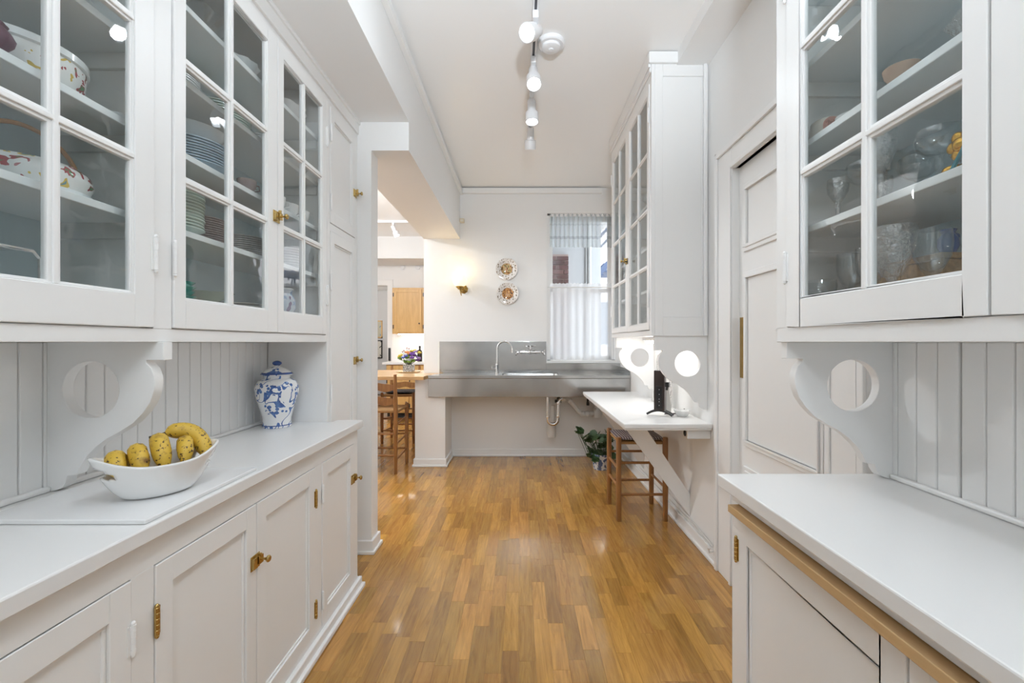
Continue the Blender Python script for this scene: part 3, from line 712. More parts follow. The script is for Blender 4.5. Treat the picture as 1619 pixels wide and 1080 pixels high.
# drain
dt = T('drain_trap', 'chrome bottle-neck drain trap hanging under the steel sink', 'drain', (.30, 4.95, .4))
dx = .315; dy_ = 4.93
P('tail_pipe', MB().tube([(dx, dy_, .80), (dx, dy_, .50)], .019, 14), CHROME, dt)
P('trap_bend', MB().tube([(dx, dy_, .51)]+[(dx+.058+.058*math.cos(a), dy_, .50+.058*math.sin(a)-.02) for a in [PI+PI*i/12 for i in range(13)]]+[(dx+.118, dy_, .52)], .0195, 14), CHROME, dt)
P('riser_pipe', MB().tube([(dx+.118, dy_, .50), (dx+.122, dy_, .67), (dx+.135, dy_, .698), (dx+.16, dy_, .71)], .018, 14), CHROME, dt)
for (a, b, c) in ((dx, dy_, .505), (dx+.117, dy_, .515), (dx+.121, dy_, .66)): P('slip_nut', MB().lathe([(0, -.012), (.026, -.012), (.027, 0), (.026, .012), (0, .012)], 10, (a, b, c)), CHROME, dt)
pv = T('waste_pipe', 'white plastic waste pipe running from the trap to the wall', 'pipe', (.6, 4.98, .4))
P('pipe_run', MB().tube([(dx+.158, dy_, .712), (dx+.205, dy_+.01, .715), (dx+.24, dy_+.02, .70), (dx+.37, dy_+.06, .545), (dx+.42, dy_+.08, .525), (dx+.56, dy_+.12, .53)], [.026, .027, .026, .024, .027, .03], 14), PVC, pv)
cl = MB()
for c in ((dx+.185, dy_+.005, .714, .033), (dx+.255, dy_+.024, .683, .031), (dx+.40, dy_+.07, .528, .033), (dx+.46, dy_+.09, .527, .036)): cl.sphere(c[:3], c[3], 14, 10)
P('pipe_collar', cl, PVC, pv)
P('clean_out', MB().lathe([(0, 0), (.055, 0), (.062, .05), (.050, .09), (.030, .11), (.030, .14), (.036, .14), (.036, .16), (0, .16)], 16, (dx+.58, dy_+.13, .48)), PVC, pv)
P('stand_pipe', MB().tube([(.38, 5.05, .62), (.38, 5.05, .26)], .034, 14).lathe([(0, 0), (.048, 0), (.052, .05), (.052, .16), (0, .16)], 16, (.368, 5.06, .25)), PVC, pv)
wp = T('supply_pipes', 'thin dark water pipes with valves under the steel sink', 'pipe', (.4, 5.1, .7))
P('pipe', MB().tube([(-.06, 5.12, .725), (1.15, 5.12, .725)], .007, 8).tube([(.1, 5.14, .752), (1.15, 5.14, .752)], .007, 8).tube([(-.06, 5.12, .725), (-.06, 5.12, .79)], .010, 8), mat('dull_copper', (.16, .12, .10), .4, .8), wp)
v = MB().box(.40, .47, 4.96, 5.02, .66, .69).tube([(.435, 4.99, .62), (.435, 4.99, .78)], .012, 8).tube([(.40, 4.95, .735), (.475, 4.95, .75)], .012, 8).tube([(.44, 4.95, .70), (.44, 4.95, .76)], .018, 8)
v.tube([(.79, 5.08, .64), (.79, 5.08, .75)], .012, 8).tube([(.76, 5.06, .735), (.83, 5.06, .735)], .016, 8).box(.775, .805, 5.06, 5.09, .615, .65)
P('valve', v, mat('dark_iron', (.05, .05, .05), .5, .6), wp)

# ------------------------------------------------------------------ plant under the sink
pl = T('potted_plant', 'bushy green geranium in a small pot under the waste pipe', 'plant', (.86, 4.66, 0))
P('pot', MB().lathe([(0, 0), (.075, 0), (.095, .15), (.10, .15), (.10, .165), (.088, .165), (.084, .14), (0, .14)], 20), patterned('blue_white_pot', None, [(0, (.10, .14, .25)), (.5, (.7, .7, .7))], 30), pl, world=False)
LEAF = mat('dark_green_leaf', (.035, .075, .022), .5, noise=.4, nscale=25)
stm = MB(); leafm = []
lf = MB(); nn = 10; vs = [(0, 0, .004)]
for i in range(nn):
    a = 2*PI*i/nn; r_ = .045*(1-.14*(i % 2)); vs.append((r_*math.cos(a), r_*math.sin(a), .010+.004*(i % 2)))
lf.add(vs+[(a, b, c-.0015) for a, b, c in vs], [(0, i+1, (i+1) % nn+1) for i in range(nn)]+[(nn+1, nn+1+(i+1) % nn+1, nn+1+i+1) for i in range(nn)]+[(i+1, nn+2+i, nn+2+(i+1) % nn, (i+1) % nn+1) for i in range(nn)], True)
lme = lf.mesh('leaf', LEAF)
for i in range(70):
    a = R.uniform(0, 2*PI); rr = .17*math.sqrt(R.random()); h = R.uniform(.13, .43)*(1-.2*rr/.17)
    p = (rr*math.cos(a), rr*math.sin(a)*.8, h)
    if i % 9 == 0: p = (-.20-R.uniform(0, .05), R.uniform(-.05, .05), R.uniform(.36, .43))
    o = link(bpy.data.objects.new('leaf', lme)); o.parent = pl; o.location = p
    o.rotation_euler = (R.uniform(-.9, .9), R.uniform(-.9, .9), R.uniform(0, 6)); k = R.uniform(.7, 1.15); o.scale = (k, k, k)
    stm.tube([(p[0]*.15, p[1]*.15, .14), (p[0]*.6, p[1]*.6, .14+(h-.14)*.5), p], .0025, 5)
P('stem', stm, LEAF, pl, world=False)

# ------------------------------------------------------------------ things on the table
tv = T('modem', 'slim dark upright modem on bowed feet standing on the white table', 'modem', (.945, 2.965, TZ+.0005), math.radians(-32))
x0 = .945
P('case', MB().box(-.036, .036, 0, .055, .035, .300).box(-.036, .036, 0, .030, .300, .312), DARKB, tv, world=False, bev=.006)
pn = P('light_panel', MB().box(-.020, .022, -.003, .001, .052, .205), BLACK, tv, world=False, bev=.002)
for z in (.075, .10, .118, .15, .182): P('indicator', MB().lathe([(0, -.0015), (.0028, -.0015), (.0028, 0), (0, 0)], 8, (.002, -.003, z), 'y'), mat('grey_mark', (.5, .5, .5), .5), pn, world=False)
ft = MB()
for yy2 in (.008, .046): ft.tube([(.0+u, yy2, .009+.030*(1-(u/.085)**2)) for u in [-.085+.017*i for i in range(11)]], .0075, 8)
P('stand', ft, BLACK, tv, world=False)
P('power_plug', MB().box(.0365, .060, .02, .05, .20, .232).tube([(.048, .03, .20), (.046, .02, .180)], .008, 8), BLACK, tv, world=False)
cv = M1('cordless_handset', MB().prism([(0, 0), (.034, 0), (.040, .05), (.030, .12), (.024, .20), (.004, .20), (0, .1)], [], lambda u, v, t: (u, t, v), 0, .04), mat('pale_plastic', (.62, .60, .57), .4), 'pale handset standing upright behind the dark modem', 'telephone', bev=.006)
cv.location = (1.025, 3.06, TZ+.0005)
dsh = M1('small_dish', MB().lathe([(0, 0), (.030, 0), (.048, .022), (.055, .040), (.051, .040), (.044, .024), (.026, .006), (0, .006)], 22, wob=lambda a, h: .05*math.sin(6*a)), CERAM, 'crinkled white dish beside the dark modem on the table', 'dish', (0,0,0))
dsh.location = (1.105, 2.975, TZ+.0005)
gw = T('patterned_jug', 'tall white jug with grey sprigs behind the dark modem', 'jug', (1.112, 3.36, TZ+.0005))
P('jug_body', MB().lathe([(0, 0), (.05, 0), (.055, .01), (.060, .12), (.058, .30), (.056, .38), (.046, .415), (.03, .43), (.026, .428), (.04, .41), (.05, .37), (.05, .05), (0, .04)], 28), patterned('grey_sprig_print', None, [(0, (.8, .79, .77)), (.54, (.42, .40, .40)), (.60, (.8, .79, .77))], 26), gw, world=False)
P('jug_rim', MB().lathe([(.025, .4285), (.031, .4305), (.031, .437), (.025, .437)], 24), CERAM, gw, world=False)
ck = T('table_clock', 'little white clock with grey display at back of the table', 'clock', (1.148, 3.72, TZ+.0005))
P('clock_case', MB().box(-.022, .022, -.02, .03, 0, .11), PVC, ck, world=False, bev=.008)
P('display', MB().box(-.014, .014, -.022, -.0195, .035, .090), mat('grey_display', (.28, .29, .24), .3), ck, world=False)
M1('power_cable', MB().tube([(1.00, 3.01, TZ+.010), (1.04, 3.035, TZ+.007), (1.12, 3.05, TZ+.007), (XR-.022, 3.1, TZ+.03)], .0045, 8), DARKB, 'dark power cable trailing behind the modem to the wall', 'cable')
M1('wall_cable', MB().tube([(XR-.008, 4.3, .20), (XR-.010, 3.6, .165), (XR-.008, 3.2, .14), (XR-.010, 2.95, .12), (XR-.024, 2.64, .115)], .004, 8).tube([(XR-.012, 4.3, .115), (XR-.012, 2.62, .105)], .005, 8), PVC, 'white cable clipped along the top of the right baseboard', 'cable')
hk = T('floor_hook', 'small white door hook on the casing near the floor', 'hook', (1.155, 2.62, .1))
P('hook_plate', MB().box(XR-.030, XR-.0225, 2.602, 2.618, .07, .17), PVC, hk, bev=.002)
P('hook_arm', MB().tube([(XR-.03, 2.61, .10), (XR-.06, 2.605, .095), (XR-.065, 2.60, .12)], .006, 8).sphere((XR-.065, 2.60, .122), .009, 8, 6), PVC, hk)

# ------------------------------------------------------------------ curtains
def curtain(name, label, x0, x1, z0, z1, y, m, waves, amp, seed, head=.0):
    rr = random.Random(seed); n = waves*8; rows = 14; vs = []; fs = []
    ph = [rr.uniform(-.5, .5) for _ in range(6)]
    for j in range(rows+1):
        t = j/rows; z = z1+(z0-z1)*t
        for i in range(n+1):
            u = i/n
            a = amp*(.45+.55*min(1, t*3+.15))
            dyy = a*(math.sin(2*PI*waves*u+ph[0]+.8*math.sin(5*u+ph[1]))+.4*math.sin(2*PI*waves*.37*u+ph[2]))
            zz = z+(.006*math.sin(2*PI*waves*2*u) if j == 0 else 0)
            vs.append((x0+(x1-x0)*u, y+dyy, zz))
    for j in range(rows):
        for i in range(n): fs.append((j*(n+1)+i, j*(n+1)+i+1, (j+1)*(n+1)+i+1, (j+1)*(n+1)+i))
    t = T(name, label, 'curtain', ((x0+x1)/2, y, z0))
    P('cloth', MB().add(vs, fs, True), m, t)
    P('rod', MB().tube([(x0-.004, y, z1-head), (x1+.004, y, z1-head)], .006, 8), WHITE, t)
    return t
curtain('cafe_curtain', 'white sheer café curtain gathered over lower half of the window', wx0+.008, wx1-.008, 1.14, 2.05, YF+.032, SHEERW, 9, .006, 3, .045)
curtain('valance_curtain', 'short grey striped sheer curtain across the top of the window', wx0+.006, wx1-.006, 2.48, 2.875, YF+.030, SHEERG, 15, .016, 5, .02)

# ------------------------------------------------------------------ outside the window
gc = mat('grey_render', (.40, .40, .405), .8, noise=.06, nscale=3)
ow = T('courtyard_wall', 'grey rendered wall of the neighbouring house outside the window', 'building', (.5, 6.6, 0))
P('wall', MB().box(-1.2, 1.215, 6.55, 6.75, -3, 6), gc, ow)
P('downpipe', MB().tube([(1.04, 6.51, -3), (1.04, 6.51, 6)], .028, 12).tube([(.99, 6.52, -3), (.99, 6.52, 6)], .010, 8), mat('grey_pipe', (.42, .42, .41), .5), ow)
bp = T('brick_pier', 'dark red brick pier standing against the grey courtyard wall', 'pier', (.55, 6.5, 0))
P('mortar_core', MB().box(.10, .716, 6.458, 6.549, .6, 2.648), mat('mortar', (.36, .27, .24), .9), bp)
bmat = wood('dark_red_brick', (.085, .045, .045), (.17, .085, .075), (40, 40, 40), .85, 'object', .7)
bu = MB().box(-.5, .5, -.5, .5, -.5, .5).mesh('brick', bmat)
for r_ in range(27):
    z = .82+r_*.068; xx = .105-(.11 if r_ % 2 else 0)
    while xx < .72:
        a, b = max(xx, .10), min(xx+.208, .716)
        if b-a > .03:
            o = link(bpy.data.objects.new('brick', bu)); o.parent = bp
            o.location = ((a+b)/2-.55, 6.455-6.5, z); o.scale = (b-a, .03, .056)
        xx += .22
fb = T('far_building', 'pale pink brick building seen beyond the fire escape', 'building', (3, 14, -3))
P('wall', MB().box(1.2, 8, 14, 14.5, -3, 5.2), patterned('pale_brick', None, [(0, (.80, .72, .70)), (.5, (.86, .80, .78))], 3), fb)
for k in range(3): 
    fw = P('window', MB().box(2.15+k*1.6, 3.05+k*1.6, 13.94, 14.02, 1.2, 2.7), WHITE, fb)
    P('pane', MB().box(2.22+k*1.6, 2.98+k*1.6, 13.93, 13.945, 1.27, 2.63), mat('dark_pane', (.25, .30, .36), .1), fw)
fe = T('fire_escape', 'blue grey steel fire escape stair outside the window', 'fire escape', (2.1, 10, -3))
FEM = mat('blue_grey_steel', (.055, .08, .15), .5)
P('stringer', MB().tube([(1.5, 9.9, 2.6), (3.3, 9.9, 4.5)], .07, 6).tube([(1.5, 10.4, 2.6), (3.3, 10.4, 4.5)], .07, 6), FEM, fe)
P('handrail', MB().tube([(1.4, 9.85, 3.3), (3.0, 9.85, 5.0)], .035, 6).tube([(1.4, 9.85, 3.05), (3.0, 9.85, 4.75)], .025, 6), FEM, fe)
for k in range(7): P('tread', MB().box(1.65+k*.24, 1.9+k*.24, 9.9, 10.4, 2.86+k*.253, 2.89+k*.253), FEM, fe)
P('platform', MB().box(1.2, 3.6, 9.9, 10.8, 2.94, 3.0), FEM, fe)
P('post', MB().tube([(3.5, 10.7, -3), (3.5, 10.7, 3)], .05, 8).tube([(3.5, 10.0, -3), (3.5, 10.0, 3)], .05, 8), FEM, fe)
ST('ground_outside', MB().box(-1.2, 9, YF+.16, 14.5, -3.05, -3), gc, 'grey paved courtyard below the window', 'ground')
# ------------------------------------------------------------------ track lights
LIT = mat('lit_bulb', (1,1,1), .3, emit=(.95, .98, 1.0), estr=14)
LAMPW = mat('white_lamp_metal', (.78, .78, .79), .3)
trk = T('light_track', 'white ceiling track carrying the row of spot lamps', 'light track', (TRACK_X, 1.5, TRACK_Z))
P('rail', MB().box(TRACK_X-.017, TRACK_X+.017, -1.9, 3.68, TRACK_Z+.012, ZC), LAMPW, trk, bev=.003)
P('slot', MB().box(TRACK_X-.007, TRACK_X+.007, -1.88, 3.66, TRACK_Z+.0112, TRACK_Z+.0121), mat('dark_slot', (.06, .06, .07), .5), trk)
def head(y, aim, label, lit=1.0, x=TRACK_X, z=TRACK_Z, group=None, L=.155, rad=.046, power=None):
    """spot lamp: adapter, stem, stepped can and bulb face, aimed along aim; its light sits at the bulb"""
    t = T('spot_lamp', label, 'spot lamp', (x, y, z), 0, group)
    d = Vector(aim).normalized(); piv = Vector((0, 0, -.075))
    P('adapter', MB().box(-.016, .016, -.045, .045, -.030, .012), LAMPW, t, world=False, bev=.004)
    P('stem', MB().tube([(0, 0, -.025), (0, 0, -.08)], .007, 8).sphere((0, 0, -.078), .012, 10, 6), LAMPW, t, world=False)
    rot = Vector((0, 0, -1)).rotation_difference(d)
    c = MB().lathe([(0, .045), (.028, .045), (.030, .04), (.030, -.045), (rad, -.052), (rad+.001, -L+.035), (rad-.004, -L+.035), (rad-.006, -L+.05), (0, -L+.05)], 24)
    c.v = [tuple(rot @ Vector(v)+piv) for v in c.v]
    P('lamp_can', c, LAMPW, t, world=False)
    b = MB().lathe([(0, -L+.040), (.020, -L+.041), (rad-.008, -L+.049)], 24)
    b.v = [tuple(rot @ Vector(v)+piv) for v in b.v]
    P('bulb', b, LIT if lit else CERAM, t, world=False)
    if lit:
        sl = bpy.data.lights.new('spot_light', 'SPOT'); sl.energy = (power or SPOT_W)*lit; sl.spot_size = 2.3; sl.spot_blend = 1.0; sl.shadow_soft_size = .035
        sl.color = (.835, .92, 1.0)
        so = link(bpy.data.objects.new('spot_light', sl)); so.parent = t
        so.location = piv+d*(L-.02); so.rotation_euler = d.to_track_quat('-Z', 'Y').to_euler()
    return t
head(2.40, (-.42, -.75, -.60), 'white spot lamp shining towards the left glass cupboards', 1.0)
head(2.78, (.02, -.50, -.85), 'white spot lamp next to the smoke detector shining back along the floor', 1.0)
head(3.17, (.02, -.12, -1.0), 'white spot lamp pointing straight down over the floor', 1.5)
head(3.58, (.0, .42, -.95), 'white spot lamp at the end of the track tilted towards the sink', 3.2)
head(1.55, (.45, -.05, -.95), 'added unseen spot lamp turned to the right glass cupboard', .5)  # this head and the next three are added out of frame as fill
head(.70, (-.70, .30, -.75), 'added unseen spot lamp turned to the left worktop', .9)
head(-.25, (.45, .55, -.8), 'added unseen spot lamp over the near floor', .9)
head(-1.2, (-.2, .6, -.8), 'added unseen spot lamp at the rear of the track', .9)
sd = T('smoke_detector', 'round white smoke detector on the ceiling beside the track', 'smoke detector', (.19, 2.66, ZC))
P('detector_base', MB().lathe([(0, 0), (.080, 0), (.080, -.020), (.074, -.026), (0, -.026)], 30), LAMPW, sd, world=False)
P('detector_cap', MB().lathe([(.056, -.026), (.054, -.040), (.044, -.046), (.016, -.046), (.014, -.052), (0, -.052)], 30), LAMPW, sd, world=False)
for k, yy3 in enumerate((-1.15, -1.85)):  # added pendants behind the camera, unseen fill for even brightness
    gl = T('fill_pendant', 'added unseen opal pendant globe hanging between the worktops as fill light', 'fill light', (-.10, yy3, ZC), 0, 'added fill pendants')
    P('canopy', MB().lathe([(0, 0), (.06, 0), (.055, -.025), (0, -.025)], 20), LAMPW, gl, world=False)
    P('rod', MB().tube([(0, 0, -.02), (0, 0, -.80)], .006, 8), LAMPW, gl, world=False)
    P('globe', MB().sphere((0, 0, -.88), .09, 20, 14), mat('fill_pendant_opal', (1,1,1), .3, emit=(.85, .93, 1.0), estr=FILL_PENDANT_W/.32), gl, world=False)
# added unseen uplighter behind the camera, fill for the ceiling and far pantry
up = T('fill_uplighter', 'added unseen uplighter behind the camera turned to the ceiling as fill light', 'floor lamp', (.12, -.75, 0))
P('base', MB().lathe([(0, 0), (.14, 0), (.14, .015), (.03, .03), (0, .03)], 28), LAMPW, up, world=False)
P('pole', MB().tube([(0, 0, .02), (0, 0, 1.86)], .012, 10), LAMPW, up, world=False)
ud = Vector((-.05, 1.0, .88)).normalized(); uq = Vector((0, 0, -1)).rotation_difference(ud)
c = MB().lathe([(0, .06), (.05, .06), (.06, .04), (.085, -.06), (.10, -.09), (.096, -.09), (.08, -.05), (0, -.02)], 26)
c.v = [tuple(uq @ Vector(v)+Vector((0, 0, 1.93))) for v in c.v]
P('lamp_head', c, LAMPW, up, world=False)
sl = bpy.data.lights.new('uplight_fill', 'SPOT'); sl.energy = FILL_UP_W; sl.spot_size = math.radians(84); sl.spot_blend = 1.0; sl.shadow_soft_size = .09; sl.color = (.835, .92, 1.0)
so = link(bpy.data.objects.new('uplight_fill', sl)); so.parent = up; so.location = Vector((0, 0, 1.93))+ud*.11; so.rotation_euler = ud.to_track_quat('-Z', 'Y').to_euler()
# ------------------------------------------------------------------ wall sconce
sc = T('wall_sconce', 'brass wall lamp with glowing opal glass shade on end wall', 'wall lamp', (-.665, YF, 1.94))
P('backplate', MB().lathe([(0, 0), (.050, 0), (.044, -.012), (.026, -.02), (.018, -.03), (0, -.03)], 20, (-.665, YF-.001, 1.975), 'y', wob=lambda a, h: .05*math.sin(8*a)), OLDBRASS, sc)
P('arm', MB().tube([(-.665, YF-.02, 1.975), (-.675, YF-.06, 1.945), (-.69, YF-.10, 1.945), (-.695, YF-.12, 1.965)], .008, 10).tube([(-.69, YF-.105, 1.95), (-.685, YF-.11, 1.915), (-.68, YF-.10, 1.89)], [.009, .006, .004], 8), OLDBRASS, sc)
P('shade_holder', MB().lathe([(0, 0), (.018, 0), (.030, .012), (.046, .028), (.050, .034), (.046, .036), (0, .03)], 20, (-.695, YF-.12, 1.96)), OLDBRASS, sc)
P('shade', MB().lathe([(.040, .030), (.066, .052), (.080, .085), (.080, .115), (.070, .145), (.062, .158), (.060, .158), (.066, .143), (.076, .114), (.076, .086), (.062, .055), (.038, .034)], 28, (-.695, YF-.12, 1.96), wob=lambda a, h: .02*math.sin(10*a)),
  mat('glowing_opal_shade', (1, .93, .7), .3, emit=(1, .84, .46), estr=.8), sc)
P('light_bulb', MB().sphere((-.695, YF-.12, 2.045), .026, 12, 8), mat('warm_bulb', (1,1,1), .3, emit=(1, .85, .55), estr=3), sc)
pl_ = bpy.data.lights.new('sconce_light', 'POINT'); pl_.energy = .75; pl_.shadow_soft_size = .07; pl_.color = (1, .70, .26)
po = link(bpy.data.objects.new('sconce_light', pl_)); po.parent = sc; po.location = (-.03, -.16, .24)
# decorative wall plates
def wallplate(name, z, x, label, seed, cols):
    m = bpy.data.materials.new(name+'_print'); m.use_nodes = True; nt = m.node_tree; b = nt.nodes['Principled BSDF']; b.inputs['Roughness'].default_value = .1
    tc = nt.nodes.new('ShaderNodeTexCoord'); ln = nt.nodes.new('ShaderNodeVectorMath'); ln.operation = 'LENGTH'
    mp = nt.nodes.new('ShaderNodeMapping'); mp.inputs['Scale'].default_value = (1, 0, 1); nt.links.new(tc.outputs['Object'], mp.inputs[0]); nt.links.new(mp.outputs[0], ln.inputs[0])
    n1 = nt.nodes.new('ShaderNodeTexNoise'); n1.inputs['Scale'].default_value = 42; n1.inputs['Detail'].default_value = 2; n1.noise_dimensions = '4D'; n1.inputs['W'].default_value = seed
    nt.links.new(tc.outputs['Object'], n1.inputs['Vector'])
    inner = ramp(nt, [(0, cols[0]), (.42, cols[1]), (.5, cols[2]), (.58, cols[3])], n1.outputs['Fac'], True)
    n2 = nt.nodes.new('ShaderNodeTexNoise'); n2.inputs['Scale'].default_value = 55; n2.inputs['Detail'].default_value = 1; nt.links.new(tc.outputs['Object'], n2.inputs['Vector'])
    outer = ramp(nt, [(0, (.10, .09, .05)), (.36, (.35, .24, .14)), (.40, (.78, .75, .72))], n2.outputs['Fac'], True)
    gt_ = nt.nodes.new('ShaderNodeMath'); gt_.operation = 'LESS_THAN'; gt_.inputs[1].default_value = .068; nt.links.new(ln.outputs['Value'], gt_.inputs[0])
    mx = nt.nodes.new('ShaderNodeMix'); mx.data_type = 'RGBA'; nt.links.new(gt_.outputs[0], mx.inputs[0]); nt.links.new(outer.outputs[0], mx.inputs[6]); nt.links.new(inner.outputs[0], mx.inputs[7])
    nt.links.new(mx.outputs[2], b.inputs['Base Color'])
    o = M1(name, MB().lathe([(0, -.008), (.066, -.008), (.074, -.014), (.122, -.026), (.128, -.027), (.127, -.022), (.076, -.004), (.05, -.001), (0, -.001)], 64, (0,0,0), 'y', wob=lambda a, h: (.018*math.cos(22*a) if h < -.02 else .0)), m, label, 'plate')
    o.location = (x, YF, z); return o
wallplate('decorative_plate', 2.215, -.157, 'upper fluted wall plate printed with brown birds on cream centre', 3.0, [(.16, .10, .04), (.42, .18, .07), (.62, .47, .24), (.20, .18, .08)])
wallplate('decorative_plate', 1.925, -.145, 'lower fluted wall plate with orange centre below the bird plate', 9.0, [(.10, .07, .06), (.52, .22, .06), (.60, .38, .18), (.25, .09, .03)])
ms = T('motion_sensor', 'small cream motion sensor high in the corner above the sconce', 'sensor', (-.70, YF-.03, 2.77))
P('sensor_body', MB().box(-.708, -.655, YF-.055, YF-.001, 2.76, 2.805), mat('cream_plastic', (.76, .68, .52), .4), ms, bev=.006)
P('sensor_lens', MB().box(-.695, -.668, YF-.058, YF-.0552, 2.77, 2.79), mat('lens_plastic', (.8, .76, .66), .3), ms, bev=.001)

# ------------------------------------------------------------------ left worktop: tray, bowl, bananas, ginger jar
M1('serving_board', MB().box(-1.285, -.880, 1.025, 1.46, .9205, .932), mat('white_marble_board', (.80, .80, .80), .15, noise=.03, nscale=6), 'square white board under the banana bowl', 'board', (-1.08, 1.24, .92), bev=.003)
BC = (-1.005, 1.215, .9388); BA = math.radians(53)
def bowl():
    nt_, ns = 72, 22; vs = []; fs = []
    for i in range(nt_):
        a = 2*PI*i/nt_; ca, sa = math.cos(a), math.sin(a)
        for j in range(ns+1):
            t = j/ns; e = abs(ca)**3
            rx = .066+(.060+.012*e)*t**.75; ry = .045+.050*t**.7
            z = (.088+.030*e)*t**1.25
            p = .5 if t > 0 else 0
            vs.append((rx*ca, ry*sa*(1-.25*e*t), z))
    for i in range(nt_):
        i2 = (i+1) % nt_; a = 2*PI*(i+.5)/nt_; aa = min(abs(a), abs(a-PI), abs(a-2*PI))
        for j in range(ns):
            t = (j+.5)/ns
            lim = .62*math.sqrt(max(0, 1-((t-.70)/.13)**2))
            if aa < lim: continue
            fs.append((i*(ns+1)+j, i2*(ns+1)+j, i2*(ns+1)+j+1, i*(ns+1)+j+1))
    fs.append(tuple(i*(ns+1) for i in range(nt_-1, -1, -1)))
    return MB().add(vs, fs, True)
bo = M1('fruit_bowl', bowl(), CERAM, 'white oval bowl with handle holes holding bananas', 'bowl')
bo.location = BC; bo.rotation_euler = (0, 0, BA)
so_ = bo.modifiers.new('wall', 'SOLIDIFY'); so_.thickness = .006; so_.offset = 1
def banana_mat():
    m = bpy.data.materials.new('ripe_banana_skin'); m.use_nodes = True; nt = m.node_tree; b = nt.nodes['Principled BSDF']; b.inputs['Roughness'].default_value = .5
    tc = nt.nodes.new('ShaderNodeTexCoord'); oi = nt.nodes.new('ShaderNodeObjectInfo')
    mu = nt.nodes.new('ShaderNodeMath'); mu.operation = 'MULTIPLY'; mu.inputs[1].default_value = 50; nt.links.new(oi.outputs['Random'], mu.inputs[0])
    n = nt.nodes.new('ShaderNodeTexNoise'); n.noise_dimensions = '4D'; n.inputs['Scale'].default_value = 130; n.inputs['Detail'].default_value = 4
    n2 = nt.nodes.new('ShaderNodeTexNoise'); n2.noise_dimensions = '4D'; n2.inputs['Scale'].default_value = 28; n2.inputs['Detail'].default_value = 3
    for k in (n, n2): nt.links.new(tc.outputs['Object'], k.inputs['Vector']); nt.links.new(mu.outputs[0], k.inputs['W'])
    r1 = ramp(nt, [(0, (.05, .022, .008)), (.36, (.05, .022, .008)), (.42, (.62, .40, .045))], n.outputs['Fac'])
    r2 = ramp(nt, [(.28, (.22, .11, .025)), (.42, (.62, .40, .045)), (.7, (.70, .47, .06))], n2.outputs['Fac'])
    mx = nt.nodes.new('ShaderNodeMix'); mx.data_type = 'RGBA'; mx.blend_type = 'DARKEN'; mx.inputs[0].default_value = 1
    nt.links.new(r1.outputs[0], mx.inputs[6]); nt.links.new(r2.outputs[0], mx.inputs[7]); nt.links.new(mx.outputs[2], b.inputs['Base Color']); return m
BAN = banana_mat(); BTIP = mat('dark_banana_stem', (.06, .035, .015), .7)
rotb = Matrix.Rotation(BA, 3, 'Z')
def banana(label, pts, r=.019, stem=True, group=None):
    """pts: three control points in bowl space (quadratic curve)"""
    a, b, c = [Vector(p) for p in pts]; n = 14; cp = []; rr = []
    for i in range(n+1):
        t = i/n; p = a*(1-t)**2+b*2*t*(1-t)+c*t*t; cp.append(rotb @ p+Vector(BC)); rr.append(r*max(.22, min(1, 2.9*math.sqrt(max(t, .006)), 2.4*math.sqrt(max(1-t, .010)))))
    base = tuple(cp[n//2]); t = T('banana', label, 'banana', base, 0, group)
    P('banana_body', MB().tube(cp, rr, 10), BAN, t)
    if stem:
        d = (cp[0]-cp[2]).normalized(); P('banana_stem', MB().tube([cp[0]-d*.006, cp[0]+d*.018, cp[0]+d*.036], [.0065, .005, .0075], 8), BTIP, t)
    P('banana_tip', MB().sphere(tuple(cp[-1]), .0048, 8, 6), BTIP, t)
G = 'bananas in the white oval bowl'
banana('ripe speckled banana at the left handle of the bowl', [(-.058, .056, .060), (-.106, .010, .150), (-.088, -.040, .060)], .0215, False)
banana('ripe speckled banana with smooth top next to the left handle', [(-.022, .062, .060), (-.058, .008, .172), (-.042, -.048, .060)], .0215, False)
banana('ripe banana with a large brown bruise in the middle of the bowl', [(.026, .064, .070), (-.011, .010, .205), (.004, -.050, .058)], .0225, False)
banana('banana tucked between the bruised banana and the stem end', [(.070, .046, .075), (.062, .004, .172), (.047, -.048, .066)], .020, False)
banana('low banana lying along the bottom of the bowl', [(-.05, .0, .034), (.01, .0, .030), (.070, -.024, .066)], .019, False)
banana('banana with dark stem resting on the right end of the bowl', [(.030, .066, .142), (.118, .076, .168), (.108, -.018, .070)], .023, True)
